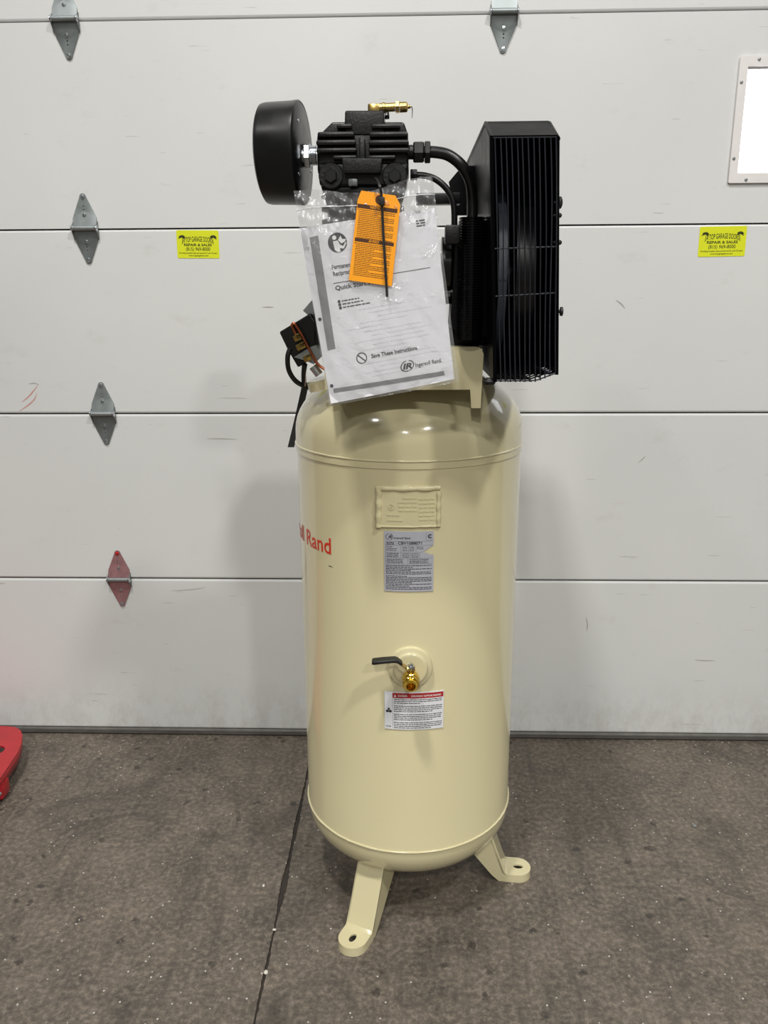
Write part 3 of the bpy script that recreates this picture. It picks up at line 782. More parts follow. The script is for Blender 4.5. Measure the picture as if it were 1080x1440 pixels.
HY = 1.47
def pbox(m, x0, y0, x1, y1, yf, dep, bev=0.003):
    a = P((x0+x1)/2, (y0+y1)/2, yf); sx = (P(x1, (y0+y1)/2, yf).x-P(x0, (y0+y1)/2, yf).x)/2; sz = (P(x0, y0, yf).z-P(x0, y1, yf).z)/2
    return m.box((a.x-sx, yf, a.z-sz), (a.x+sx, yf+dep, a.z+sz), bev)
cyl = MB()
c0 = P(510, 270, HY+0.07); rr_ = 0.074
pr = []
for i in range(9):
    z = -0.200+i*0.022; pr += [(rr_*0.86, z), (rr_*0.86, z+0.012), (rr_, z+0.014), (rr_, z+0.020), (rr_*0.86, z+0.022)]
cyl.lathe([(0, -0.2)]+pr+[(0, 0.0)], c0, (0, 0, 1), 36)
cyl.build('cylinder', MAT['black_cast'], comp)
head = MB()
def ptap(m, top, bot, yf, dep, bev=0.006):
    """block whose front outline is a pixel trapezium"""
    q = [P(top[0], top[2], yf), P(top[1], top[2], yf), P(bot[1], bot[2], yf), P(bot[0], bot[2], yf)]
    b = bmesh.new(); vv = [b.verts.new((p_.x, yf, p_.z)) for p_ in q]+[b.verts.new((p_.x, yf+dep, p_.z)) for p_ in q]
    for fc_ in ((0, 1, 2, 3), (7, 6, 5, 4), (0, 4, 5, 1), (1, 5, 6, 2), (2, 6, 7, 3), (3, 7, 4, 0)): b.faces.new([vv[k] for k in fc_])
    bmesh.ops.recalc_face_normals(b, faces=b.faces[:])
    bmesh.ops.bevel(b, geom=b.edges[:], offset=bev, segments=3, profile=0.6, affect='EDGES'); m.bm(b)
ptap(head, (445, 574, 186), (446, 575, 246), HY+0.016, 0.11, 0.009)
ptap(head, (467, 568, 171), (446, 575, 192), HY+0.020, 0.10, 0.005)
ptap(head, (485, 540, 155), (484, 541, 190), HY+0.014, 0.09, 0.004)
ptap(head, (446, 575, 228), (449, 571, 262), HY+0.010, 0.10, 0.008)
ptap(head, (449, 571, 256), (468, 556, 318), HY+0.018, 0.09, 0.008)
hd_o = head.build('cylinder_head', MAT['black_cast'], comp)
hd_o['label'] = 'black cast finned cylinder head'
for (y0, y1, xl, xi, xo, xr, yf) in ((173.5, 180.5, 473, 495, 522, 563, 0.006), (184.5, 192.5, 446, 498, 519, 574, 0.0), (196, 204, 444, 500, 518, 575, 0.0), (207.5, 214.5, 444, 501, 518, 575, 0.0), (218, 224, 468, 501, 518, 556, 0.002)):
    f = MB(); pbox(f, xl, y0, xi, y1, HY+yf, 0.05, 0.0042); f.build('cooling_fin', MAT['black_cast'], hd_o)
    f = MB(); pbox(f, xo, y0, xr, y1, HY+yf, 0.05, 0.0042); f.build('cooling_fin', MAT['black_cast'], hd_o)
f = MB(); pbox(f, 505, 193, 513, 236, HY-0.002, 0.04, 0.002); f.build('centre_rib', MAT['black_cast'], hd_o)
f = MB(); ptap(f, (480, 538, 222), (483, 535, 243.5), HY-0.006, 0.05, 0.003); pad = f.build('casting_pad', MAT['black_cast'], hd_o)
for xx in (465.5, 555):
    f = MB(); c = P(xx, 247, HY+0.010); r_ = 0.0215; f.lathe([(r_, 0.02), (r_, 0.0), (r_*0.92, -0.0015), (0, -0.0015)], c, (0, 1, 0), 28); f.build('bolt_boss', MAT['black_cast'], hd_o)
    f = MB(); f.hexnut(P(xx, 248, HY+0.011), (0, -1, 0), 0.0115, 0.010, rot=PI/6); f.build('head_bolt', MAT['black_satin'], hd_o)
# cast part number on the pad, raised
pp = Print(lambda u, v, o: Vector((P(485, 238, HY).x+u, HY-0.0062-o, P(485, 241, HY).z+v)), 0.0)
for i in range(9):
    u = 0.001+i*0.0069; pp.ring(u+0.003, 0.0042, 0.0016, 0.0030, 8) if i % 2 else pp.rect(u, 0.001, u+0.005, 0.0022) or pp.rect(u+0.002, 0.0015, u+0.0032, 0.0072)
po = pp.build('cast_relief', MAT['black_cast'], hd_o); so = po.modifiers.new('thick', 'SOLIDIFY'); so.thickness = 0.001; so.offset = 0
f = MB().hexnut(P(496.5, 262, HY+0.002), (0, 0, 1), 0.0085, 0.011); f.build('plug', MAT['steel'], hd_o)

# air filter
FY = 1.55
fc = P(399, 217, FY); ax = Vector((math.cos(math.radians(5.5)), -math.sin(math.radians(5.5)), 0.0)); fr_ = (P(392, 144, FY).z-P(392, 290, FY).z)/2*0.995
fl = MB().lathe([(0, -0.035), (0.02, -0.035), (fr_*0.90, -0.035), (fr_*0.965, -0.032), (fr_*0.985, -0.025), (fr_, 0.022), (fr_*1.01, 0.028), (fr_*1.01, 0.033), (fr_*0.985, 0.035), (fr_*0.96, 0.034), (fr_*0.93, 0.036), (fr_*0.5, 0.038), (0, 0.038)], fc, ax, 64)
flt = fl.build('air_filter', MAT['black_satin'], comp); flt['label'] = 'round black air filter canister'
MB().lathe([(0, 0), (0.0055, 0), (0.0055, 0.004), (0.0035, 0.005), (0.0035, 0.012), (0, 0.013)], fc-ax*0.035+Vector((0, 0, -0.006)), -ax, 12).build('stud', MAT['zinc'], flt)
for aa in (40, 130, 250):
    d = Vector((0, 0, 1))*math.cos(math.radians(aa))+Vector((ax.y, -ax.x, 0))*math.sin(math.radians(aa))
    MB().lathe([(0, 0), (0.003, 0), (0.003, 0.0015), (0, 0.002)], fc+ax*0.0365+d*fr_*0.72, ax, 10).build('rivet', MAT['zinc'], flt)
nx = P(428, 219, FY-0.01)
MB().hexnut(nx, (1, 0, 0), 0.0215, 0.011, 0.3).build('filter_nut', MAT['zinc'], comp)
nl = MB().tube([nx-Vector((0.012, 0, 0)), nx+Vector((0.03, 0, 0))], 0.0155, 20)
for i in range(4): nl.lathe([(0.0155, 0), (0.0168, 0.001), (0.0155, 0.002)], nx+Vector((0.012+i*0.0028, 0, 0)), (1, 0, 0), 20)
nl.build('filter_nipple', MAT['zinc'], comp)

# relief valve
VY = 1.535
va, vb = P(528, 153, VY), P(580, 150, VY); vx = (vb-va).normalized(); e = lambda px: P(px, 152-(px-528)*0.03, VY)
rb = MB(); pbox(rb, 517, 145, 534, 160, VY-0.008, 0.018, 0.003); rb.tube([P(526, 156, VY), P(526, 166, VY)], 0.008, 14)
rb.lathe([(0, 0), (0.0075, 0), (0.0075, 0.006), (0.0088, 0.007), (0.0088, 0.010), (0.0072, 0.011), (0.0072, 0.028), (0, 0.028)], e(533), vx, 20)
rv = rb.build('relief_valve', MAT['brass'], comp)
MB().hexnut(e(556), vx, 0.0098, 0.007).build('valve_hex', MAT['brass'], rv)
MB().lathe([(0, 0), (0.0085, 0), (0.0085, 0.012), (0.006, 0.014), (0.003, 0.0145), (0.003, 0.019), (0, 0.019)], e(562), vx, 18).build('valve_cap', MAT['brass'], rv)
MB().tube(smooth_path([e(575)+Vector((0, -0.004, 0)), e(579), e(580)+Vector((0, 0.002, -0.006)), e(579.5)+Vector((0, 0.001, -0.017))], 5), 0.0009, 6).build('pull_ring', MAT['steel'], rv)
MB().hexnut(P(541, 163, VY), vx, 0.006, 0.008).build('lock_nut', MAT['black_satin'], rv)

# discharge tube with compression nuts
DY = 1.52
tp = smooth_path([P(588, 214, DY), P(612, 214, DY), P(632, 219, DY), P(650, 234, DY), P(661, 255, DY+0.01), P(664, 280, DY+0.02), P(664, 312, DY+0.02)], 8)
dt = MB().tube(tp, 0.0098, 18).build('discharge_tube', MAT['black_satin'], comp)
for (px, r_, hh) in ((581, 0.019, 0.019), (597, 0.020, 0.010)): MB().hexnut(P(px, 214, DY), (1, 0, 0), r_, hh, 0.2).build('compression_nut', MAT['black_satin'], dt)
MB().tube([P(572, 214, DY), P(584, 214, DY)], 0.012, 16).build('tube_nipple', MAT['black_cast'], dt)
# finned section
ft = MB(); fb = P(664, 306, DY+0.02); prf = []
n = 46; hz_ = 0.215
for i in range(n):
    z = -hz_*i/n; prf += [(0.0235, z), (0.0235, z-0.0026), (0.0205, z-0.003), (0.0205, z-hz_/n+0.0004)]
ft.lathe([(0, 0)]+prf+[(0, -hz_)], fb, (0, 0, 1), 28)
ft.build('finned_cooler', MAT['black_gloss'], comp, smooth=25)
sh = [P(640, 345, 1.56), P(636, 420, 1.56), P(633, 456, 1.56), P(640, 466, 1.56), P(655, 472, 1.56), P(692, 474, 1.56), P(692, 310, 1.56), P(646, 310, 1.56)]
MB().plate([(q.x, q.z) for q in sh], [], lambda u, v, o: (u, 1.56+o, v), 0.10).build('pump_shroud', MAT['black_gloss'], comp)
f = MB(); f.box((P(600, 480, 1.60).x, 1.60, plT-0.001), (P(686, 480, 1.60).x, 1.98, P(640, 462, 1.60).z), 0.004); f.build('motor_base', MAT['black_satin'], comp)
# unloader line
up_ = smooth_path([P(578, 246, DY), P(597, 247, DY), P(614, 253, DY), P(630, 268, DY), P(638, 288, DY), P(639, 320, DY)], 8)
ul = MB().tube(up_, 0.0056, 14).build('unloader_tube', MAT['black_satin'], comp)
MB().hexnut(P(577, 246, DY), (1, 0, 0), 0.010, 0.012).build('tube_nut', MAT['black_satin'], ul)
f = MB(); pbox(f, 626, 316, 646, 343, DY-0.012, 0.03, 0.003); f.build('tube_fitting', MAT['black_cast'], ul)
f = MB(); pbox(f, 585, 271, 648, 287, 1.66, 0.03, 0.003); f.build('cross_bar', MAT['black_satin'], comp)
# triangular brace of the belt guard
tr_ = [P(650, 233, 1.80), P(631, 256, 1.80), P(641, 303, 1.80), P(668, 303, 1.80), P(668, 233, 1.80)]
MB().plate([(q.x, q.z) for q in tr_], [], lambda u, v, o: (u, 1.80+o, v), 0.006).build('guard_brace', MAT['black_gloss'], comp)
# motor behind the pump
mo = MB().lathe([(0, -0.13), (0.05, -0.13), (0.080, -0.115), (0.085, -0.10), (0.085, 0.08), (0.078, 0.10), (0.05, 0.115), (0.014, 0.12), (0.014, 0.17), (0, 0.17)], (P(545, 430, 1.92).x, 1.92, plT+0.087), (1, 0, 0), 40)
mo.build('motor', MAT['black_satin'], comp)

# ---- belt guard
LEAN[0] = 0.045
GX0, GX1 = 0.130, P(784.5, 193, 1.42).x; GY0, GY1 = 1.42, 2.00
GT = P(690, 172, 1.51).z; GF = P(735, 192, GY0).z; GB = P(720, 537, GY0).z
pl = [(GY0, GB), (GY1-0.06, GB), (GY1, GB+0.05), (GY1, GT-0.02), (GY1-0.02, GT), (1.513, GT), (GY0, GF)]
gm = MB(); gm.plate(pl, [], lambda u, v, o: (GX0+o, u, v), 0.003)
guard = gm.build('belt_guard', MAT['guard_black'], comp); guard['label'] = 'tall black wire belt guard'
# top sheet with sloping front, and closed rear end
def sheet(path, x0, x1, th):
    m = MB(); n = len(path); vs = []
    for (y, z) in path: vs += [(x0, y, z), (x1, y, z)]
    fs = [(2*i, 2*i+1, 2*i+3, 2*i+2) for i in range(n-1)]
    return m.add(vs, fs)
o_ = sheet([(GY0, GF), (1.500, GT-0.006), (1.513, GT), (GY1-0.02, GT), (GY1, GT-0.02), (GY1, GB+0.05), (GY1-0.06, GB)], GX0, GX1, 0.002).build('cover_sheet', MAT['guard_black'], guard, smooth=0)
sd = o_.modifiers.new('thick', 'SOLIDIFY'); sd.thickness = 0.002; sd.offset = 1
# outer rolled rim
rim = MB().tube([(GX1, GY0, GF-0.004), (GX1, 1.505, GT-0.004), (GX1, GY1-0.02, GT-0.003)], 0.004, 8); rim.build('rim', MAT['guard_black'], guard)
rim = MB().tube([(GX0+0.001, GY0, GB), (GX0+0.001, GY0, GF), (GX0+0.001, 1.512, GT-0.001), (GX0+0.001, GY1-0.02, GT)], 0.0035, 8); rim.build('rim', MAT['guard_black'], guard)
rim = MB().tube([(GX1, GY0+0.002, GB+0.012), (GX1, GY0+0.002, GF)], 0.0032, 8); rim.build('rim', MAT['guard_black'], guard)
rndw = random.Random(21)
def wire(pts, r=0.00125, n=6): return MB().tube(pts, r, n).build('guard_wire', MAT['wire_black'], guard, smooth=60)
NW = 12
for i in range(NW):
    t = i/(NW-1); x = GX0+0.006+(GX1-0.004-GX0-0.006)*t
    j = rndw.uniform(-1, 1)*0.0012
    zb = GB if t < 0.66 else GB+0.013*(t-0.66)/0.34
    pts = []
    for k in range(9):
        q = k/8; z = GF+(zb-GF)*q
        pts.append((x+0.005*q*(1-0.6*t)+math.sin(q*PI*1.6+0.4)*0.0012+j*math.sin(q*5+i), GY0-0.004*math.sin(q*PI)-0.001, z))
    wire(pts)
for (yl, yr) in ((194, 193), (350, 347), (417, 412), (534, 524)):
    zl = P(690, yl, GY0).z; zr = P(783, yr, GY0).z
    n = 10; wire([(GX0+0.002+(GX1-GX0-0.004)*k/n, GY0-0.0005, (zl+(zr-zl)*k/n) if yl != 534 else (GB+0.002 if k < 7 else GB+0.002+0.013*(k-6.6)/3.4)) for k in range(n+1)], 0.0014)
# closed outer side
pl2 = [(GY0, GB+0.012), (GY1-0.06, GB+0.012), (GY1, GB+0.055), (GY1, GT-0.02), (GY1-0.02, GT), (1.513, GT), (GY0, GF)]
MB().plate(pl2, [], lambda u, v, o: (GX1+0.001-o, u, v), 0.002).build('outer_sheet', MAT['guard_black'], guard)
# bottom wires
for i in range(7):
    x = GX0+0.010+i*0.0135; zc = GB+0.001+0.034*max(0, i-4)/10*2; wire([(x, GY0, zc), (x, GY1-0.06, zc)], 0.0014, 5)
for i in range(4): wire([(GX0, GY0+0.03+i*0.025, GB+0.002), (GX0+0.066, GY0+0.03+i*0.025, GB+0.002), (GX1-0.004, GY0+0.03+i*0.025, GB+0.015)], 0.0014, 5)
# closed floor of the guard behind the front wires
MB().box((GX0, GY0+0.006, GB+0.012), (GX1, GY1-0.05, GB+0.014)).build('floor_sheet', MAT['guard_black'], guard, smooth=0)
LEAN[0] = 0.0
# clips and knobs on the outer side
for (px, py, ry, rx) in ((787.5, 285, 0.0100, 0.0045), (786.5, 303, 0.0042, 0.0045), (786.5, 341, 0.0042, 0.0045)):
    c = P(px, py, GY0+0.01); k = MB(); b = bmesh.new(); bmesh.ops.create_uvsphere(b, u_segments=14, v_segments=8, radius=1)
    for v in b.verts: v.co = Vector((c.x+v.co.x*rx, c.y+v.co.y*0.005, c.z+v.co.z*ry))
    k.bm(b); k.tube([(c.x-0.010, c.y, c.z), (c.x, c.y, c.z)], 0.0025, 8); k.build('clip', MAT['black_rubber'], guard)
c = P(782, 438, GY0+0.01); MB().lathe([(0, 0), (0.0028, 0), (0.0028, 0.006), (0.0075, 0.007), (0.0078, 0.0105), (0.006, 0.0115), (0, 0.0115)], c, (1, 0, 0), 16).build('guard_knob', MAT['black_rubber'], guard)
MB().lathe([(0, 0), (0.010, 0.001), (0.012, 0.006), (0.006, 0.012), (0, 0.012)], P(688, 541, GY0+0.01), (0, 0, 1), 16).build('rubber_foot', MAT['black_rubber'], guard)
# nuts on inner plate
for (px, py, Y) in ((670.5, 377, 1.58), (664, 428, 1.62)): 
    k = (GX0)/P(px, py, 1.0).x; c = Vector((GX0+0.01, k, CAM_H+(P(px, py, 1.0).z-CAM_H)*k)); MB().hexnut(c, (-1, 0, 0), 0.006, 0.005).build('plate_nut', MAT['steel'], guard)

# flywheel + belt inside the guard
FW = Vector((0.186, 1.66, 1.475)); frd = 0.158
fw = MB().lathe([(frd*0.80, 0.0), (frd*0.97, 0.0), (frd, 0.004), (frd, 0.038), (frd*0.97, 0.042), (frd*0.86, 0.042), (frd*0.84, 0.034), (frd*0.84, 0.006), (frd*0.80, 0.0)], FW, (1, 0, 0), 56)
for i in range(5):
    a = 2*PI*i/5+0.3; d = Vector((0, math.cos(a), math.sin(a))); fw.tube([FW+Vector((0.02, 0, 0))+d*0.025, FW+Vector((0.02, 0, 0))+d*frd*0.86], [0.014, 0.010], 10)
fw.lathe([(0, -0.01), (0.03, -0.01), (0.03, 0.045), (0, 0.045)], FW, (1, 0, 0), 24)
fw.build('flywheel', MAT['black_satin'], comp)
belt = MB(); mp_ = Vector((0.160, 1.92, plT+0.087)); r1, r2 = frd*1.06, 0.045
d = Vector((0, mp_.y-FW.y, mp_.z-FW.z)); Lb = d.length; ang = math.atan2(d.z, d.y); be = math.acos((r1-r2)/Lb); loop = []
for k in range(41):
    a = ang+be+(2*PI-2*be)*k/40; loop.append((FW.y+r1*math.cos(a), FW.z+r1*math.sin(a)))
for k in range(13):
    a = ang-be+2*be*k/12; loop.append((mp_.y+r2*math.cos(a), mp_.z+r2*math.sin(a)))
vs = []; fs = []; cb = [(-0.0075, 0), (0.0075, 0), (0.005, -0.010), (-0.005, -0.010)]; nL = len(loop)
for i, (y, z) in enumerate(loop):
    y0_, z0_ = loop[i-1]; y1_, z1_ = loop[(i+1) % nL]; ty, tz = y1_-y0_, z1_-z0_; l_ = math.hypot(ty, tz); ny, nz = tz/l_, -ty/l_
    for (dx, dn_) in cb: vs.append((0.165+dx, y+ny*dn_, z+nz*dn_))
for i in range(nL):
    for j in range(4): fs.append((i*4+j, ((i+1) % nL)*4+j, ((i+1) % nL)*4+(j+1) % 4, i*4+(j+1) % 4))
belt.add(vs, fs).build('drive_belt', MAT['belt'], comp)

# ---- pressure switch group on the left
SY = 1.62
sw = [P(392.5, 467, SY), P(437, 440, SY), P(466, 488, SY), P(419, 517, SY), P(405, 493, SY)]
ps = MB().plate([(q.x, q.z) for q in sw], [], lambda u, v, o: (u, SY+o, v), 0.07).build('pressure_switch', MAT['black_satin'], comp)
bw = ps.modifiers.new('bevel', 'BEVEL'); bw.width = 0.003; bw.segments = 2
ps['label'] = 'black pressure switch box with brass fittings and copper tube'
f = MB().plate([(q.x, q.z) for q in (P(425, 437, SY), P(437, 423, SY), P(450, 420, SY), P(450, 440, SY), P(433, 444, SY))], [], lambda u, v, o: (u, SY+0.01+o, v), 0.03); f.build('switch_lever', MAT['steel'], ps)
MB().tube(smooth_path([P(410, 459, SY-0.012), P(411.5, 455.5, SY-0.012), P(415, 456, SY-0.012), P(424, 470, SY-0.012), P(436, 493, SY-0.012), P(447, 512, SY-0.012), P(458, 520, SY-0.012)], 6), 0.0028, 10).build('copper_tube', MAT['copper'], ps)
MB().tube(smooth_path([P(410, 457, SY-0.008), P(415, 468, SY-0.008), P(419, 476, SY-0.008)], 5), 0.0028, 10).build('copper_tube', MAT['copper'], ps)
for (px, py, r_) in ((418, 474, 0.0085), (423, 486, 0.0105), (432, 503, 0.0085)):
    dd = (P(432, 503, SY)-P(418, 474, SY)).normalized()
    MB().hexnut(P(px, py, SY-0.010)-dd*0.005, dd, r_, 0.012).build('brass_fitting', MAT['brass'], ps)
f = MB().plate([(q.x, q.z) for q in (P(414, 502, SY), P(436, 488, SY), P(460, 480, SY), P(462, 492, SY), P(442, 512, SY), P(428, 506, SY))], [], lambda u, v, o: (u, SY-0.006+o, v), 0.004); f.build('bracket', MAT['steel'], ps)
MB().tube([P(440, 515, SY), P(449, 527, SY)], 0.0085, 16).build('pipe_nipple', MAT['zinc'], ps)
MB().tube(smooth_path([P(408, 490, SY), P(404.5, 502, SY), P(406, 520, SY+0.01), P(415, 535, SY+0.02), P(428, 543, SY+0.04), P(440, 546, SY+0.06)], 7), 0.0050, 12).build('cable', MAT['black_rubber'], ps)
MB().tube(smooth_path([P(428, 512, SY), P(427, 528, SY+0.02), P(428, 545, SY+0.04)], 5), 0.0050, 10).build('cable', MAT['black_rubber'], ps)
MB().tube(smooth_path([P(432, 512, SY), P(430, 526, SY+0.01), P(429, 543, SY+0.03)], 5), 0.0008, 6).build('wire', MAT['zinc'], ps)
f = MB(); f.lathe([(0, 0), (0.026, 0), (0.026, 0.016), (0.022, 0.020), (0, 0.020)], P(452, 546, SY+0.03), (-0.25, -0.1, 1), 28); f.build('tank_bung', MAT['tan_paint'], comp)
# black strap hanging at the left of the tank
a, b = P(430, 538, 1.93), P(409, 629, 1.93)
stp = MB(); n = 10; vs = []; fs = []
for i in range(n+1):
    q = a.lerp(b, i/n); y = q.y+0.008*math.sin(i/n*PI); wd = 0.008
    vs += [(q.x-wd, y, q.z), (q.x+wd, y, q.z), (q.x-wd, y+0.002, q.z), (q.x+wd, y+0.002, q.z)]
for i in range(n):
    o = 4*i; fs += [(o, o+1, o+5, o+4), (o+2, o+6, o+7, o+3), (o, o+4, o+6, o+2), (o+1, o+3, o+7, o+5)]
fs += [(0, 2, 3, 1), (4*n, 4*n+1, 4*n+3, 4*n+2)]
stp.add(vs, fs).build('strap', MAT['black_rubber'], comp)

# ================================================================ PAPERWORK HANGING ON THE PUMP
BY = 1.425
def quadmap(tl, tr, br, bl, bow=0.0):
    def fn(u, v, o):
        """u 0..1 left to right, v 0..1 bottom to top"""
        p = (bl.lerp(br, u)).lerp(tl.lerp(tr, u), v)
        return Vector((p.x, p.y-o-bow*math.sin(PI*u), p.z))
    return fn
def gridsheet(fn, nu, nv, o0, o1, edge=None):
    m = MB(); vs = []; fs = []; k = nu+1
    for o in (o0, o1):
        for j in range(nv+1):
            for i in range(nu+1): vs.append(fn(i/nu, j/nv, o))
    N = (nu+1)*(nv+1)
    for j in range(nv):
        for i in range(nu):
            a = j*k+i; fs.append((N+a, N+a+1, N+a+k+1, N+a+k)); fs.append((a+k, a+k+1, a+1, a))
    for i in range(nu):
        fs.append((i, i+1, N+i+1, N+i)); a = nv*k+i; fs.append((a+1, a, N+a, N+a+1))
    for j in range(nv):
        a = j*k; fs.append((a+k, a, N+a, N+a+k)); a = j*k+nu; fs.append((a, a+k, N+a+k, N+a))
    return m.add(vs, fs)
pTL, pTR, pBR, pBL = P(421, 321, BY), P(611.5, 292.5, BY), P(639, 533, BY-0.012), P(465.5, 567.5, BY-0.012)
pf = quadmap(pTL, pTR, pBR, pBL, 0.004)
man = gridsheet(pf, 12, 12, -0.0012, 0.0012).build('instruction_manual', MAT['paper'], smooth=40)
tag(man, 'white printed quick start manual sealed inside the clear bag', 'manual')
# page coordinates: 216 x 279 units
def pg(u, v, o): return pf(u/216.0, v/279.0, o)
rnd = random.Random(31)
k_ = Print(pg, 0.0016); k_.pts([(13.6, 262.6), (27.6, 263.9), (24.2, 86.2), (10.6, 85.1)], [(0, 1, 2, 3)]); k_.build('side_bar', MAT['ink_grey'], man)
k_ = Print(pg, 0.0016); k_.pts([(8.3+192*i/12, 16.2-6.4*i/12) for i in range(13)]+[(8.4+191.4*i/12, 23.3-6.1*i/12) for i in range(13)], [(i, i+1, 14+i, 13+i) for i in range(12)]); k_.build('bottom_bar', MAT['ink_grey'], man)
p = Print(pg, 0.0017); p.ring(56.4, 248.8, 0, 15.2, 32); p.build('pictogram_disc', MAT['ink'], man)
p = Print(pg, 0.0017)
p.text('Permanen', 40.7, 209.3, 10.0, width=30, bold=0.02); p.text('Reciproca', 41.2, 198.8, 10.0, width=30, bold=0.02)
p.rect(39, 187.2, 197.7, 188.2, 6); p.text('Quick Start M', 40.9, 176.8, 9.6, width=62, bold=0.024)
for i in range(3):
    p.ring(43.3+i*0.3, 158.5-i*5.1, 0, 2.5, 14); p.words(48, 157.8-i*5.1, 77+i*8, 1.7, rnd)
p.build('heading_text', MAT['ink'], man); p = Print(pg, 0.0017)
for i in range(3): p.words(184, 262.0-i*4.0, 198, 2.0, rnd)
p.build('part_number_text', MAT['ink'], man); p = Print(pg, 0.0017)
p.ring(65.3, 63.7, 7.6, 9.2, 28); p.text('Save These Instructions', 82, 60.7, 9.4, width=78, bold=0.024)
c = math.radians(-42); p.poly([(65.3-8*math.cos(c)-0.8, 63.7-8*math.sin(c)), (65.3-8*math.cos(c)+0.8, 63.7-8*math.sin(c)+1), (65.3+8*math.cos(c)+0.8, 63.7+8*math.sin(c)), (65.3+8*math.cos(c)-0.8, 63.7+8*math.sin(c)-1)])
p.build('save_notice', MAT['ink'], man); p = Print(pg, 0.0017)
p.text('IR', 131.5, 32.6, 12.5, width=16.5, bold=0.045, shear=0.22); p.ring(139.6, 37.3, 7.9, 9.3, a0=105, a1=285, sx=1.27, shear=0.2); p.ring(139.6, 37.3, 7.9, 9.1, a0=-70, a1=80, sx=1.27, shear=0.2)
p.text('Ingersoll Rand.', 153.2, 32.6, 9.4, width=45, bold=0.012)
p.build('brand_logo', MAT['ink'], man)
wv = Print(pg, 0.0020); sc = 0.76
T_ = lambda L: [(56.4+(x-55)*sc, 248.8+(y-233)*sc) for x, y in L]
wv.ring(56.4-5*sc, 248.8+10.5*sc, 0, 4.4*sc, 14); wv.build('pictogram_head', MAT['ink_white'], man)
wv = Print(pg, 0.0020); wv.poly(T_([(46, 236.5), (56, 237.0), (60, 227.5), (66, 224.5), (71, 231), (74.5, 231), (66.5, 219), (58, 221), (59, 214.5), (53, 213.4), (47, 219)])); wv.build('pictogram_body', MAT['ink_white'], man)
wv = Print(pg, 0.0020); wv.poly(T_([(57, 237.5), (63.5, 246), (66, 238.5), (74, 237.5), (71, 232.5), (63, 230)])); wv.build('pictogram_book', MAT['ink_white'], man)
for (u, v, rr) in ((6.9, 136.2, 2.9), (6.8, 28.3, 2.9), (8.3, 247.1, 2.6)):
    hm = Print(pg, 0.0017); hm.ring(u, v, 0, rr, 14); hm.build('punch_hole', MAT['ink'] if v < 200 else MAT['ink_light'], man)
ghost = Print(pg, 0.0015)
for i in range(16): ghost.words(60+rnd.uniform(-12, 60), 140-i*7.3, 195, 1.2, rnd, rnd.uniform(0.4, 1))
ghost.build('show_through_print', MAT['ink_ghost'], man)

bTL, bTR, bBR, bBL = P(413.5, 269, BY-0.001), P(608, 247, BY-0.001), P(645.5, 537, BY-0.012), P(463, 571, BY-0.012)
rndb = random.Random(77)
def bagfn(side):
    def fn(u, v, o=0):
        p = (bBL.lerp(bBR, u)).lerp(bTL.lerp(bTR, u), v)
        wr = 0.003*math.sin(u*9+v*5)+0.0026*math.sin(u*23-v*11+1)+0.0016*math.sin(u*41+v*37)
        top = max(0, min(1, (v-0.80)/0.06))
        wr += top*(0.0035*math.sin(u*47+v*61)+0.003*math.sin(u*83-v*29+2)+0.003*math.sin(u*19+v*90))
        amt = 0.35+0.9*max(0, v-0.72)/0.28
        puff = 0.0045*min(1, 12*min(u, 1-u))*min(1, 12*v)*(1 if v < 0.9 else max(0, (1-v)/0.1))
        dz = 0.012*math.sin(PI*u*1.0)*max(0, (v-0.86)/0.14)-0.004*math.sin(3*PI*u)*max(0, (v-0.86)/0.14)
        return Vector((p.x, p.y-0.004*math.sin(PI*u)+side*(-0.0012-puff)+wr*amt*0.8, p.z-dz*0.9))
    return fn
def bagsheet(side):
    m = MB(); nu, nv = 110, 100; f = bagfn(side)
    vs = [f(i/nu, j/nv) for j in range(nv+1) for i in range(nu+1)]
    m.add(vs, [(j*(nu+1)+i, j*(nu+1)+i+1, (j+1)*(nu+1)+i+1, (j+1)*(nu+1)+i) for j in range(nv) for i in range(nu)]); return m
bag = empty('plastic_bag', P(555, 555, BY), 'clear zip plastic bag hanging from the pump, holding the manual', 'bag')
bagsheet(1).build('front_film', MAT['clear_plastic'], bag, smooth=80, recalc=False); bagsheet(-1).build('back_film', MAT['clear_plastic'], bag, smooth=80, recalc=False)
simple('zip_white', srgb(225, 228, 230), 0.25, var=0.03)
f = bagfn(1)
for vv in (0.915, ): MB().tube([f(i/30, vv+0.006*math.sin(i/30*PI))-Vector((0, 0.001, 0)) for i in range(31)], 0.0009, 6).build('zip_strip', MAT['zip_white'], bag)

# orange tag
GY = BY-0.016
tg = [P(508, 268, GY), P(556, 275, GY), P(563, 288, GY), P(551, 402.5, GY), P(490.5, 394, GY), P(503, 281, GY)]
hc = P(534, 281, GY)
tagm = MB().plate([(q.x, q.z) for q in tg], [[(hc.x+0.0035*math.cos(t), hc.z+0.0035*math.sin(t)) for t in [2*PI*i/12 for i in range(12)]]], lambda u, v, o: (u, GY-o, v), 0.0007).build('warning_tag', MAT['tag_orange'], smooth=0)
tag(tagm, 'orange printed cardboard tag tied in front of the manual', 'tag')
tfq = quadmap(P(501.8, 270, GY), P(564.5, 279, GY), P(551, 402.5, GY), P(490.5, 394, GY))
tf = lambda u, v, o: tfq(u/60.0, v/124.0, o)
p = Print(tf, 0.0010); rnd = random.Random(8)
p.rect(2.5, 103, 56.5, 108.5, 6); p.rect(3.2, 56.5, 56.5, 61.5, 6)
v = 100.5
for r_ in range(16): p.words(5 if r_ else 3, v, 54, 0.72, rnd, 1.0 if r_ % 4 != 2 else rnd.uniform(0.4, 0.8)); v -= 2.55
v = 53.8
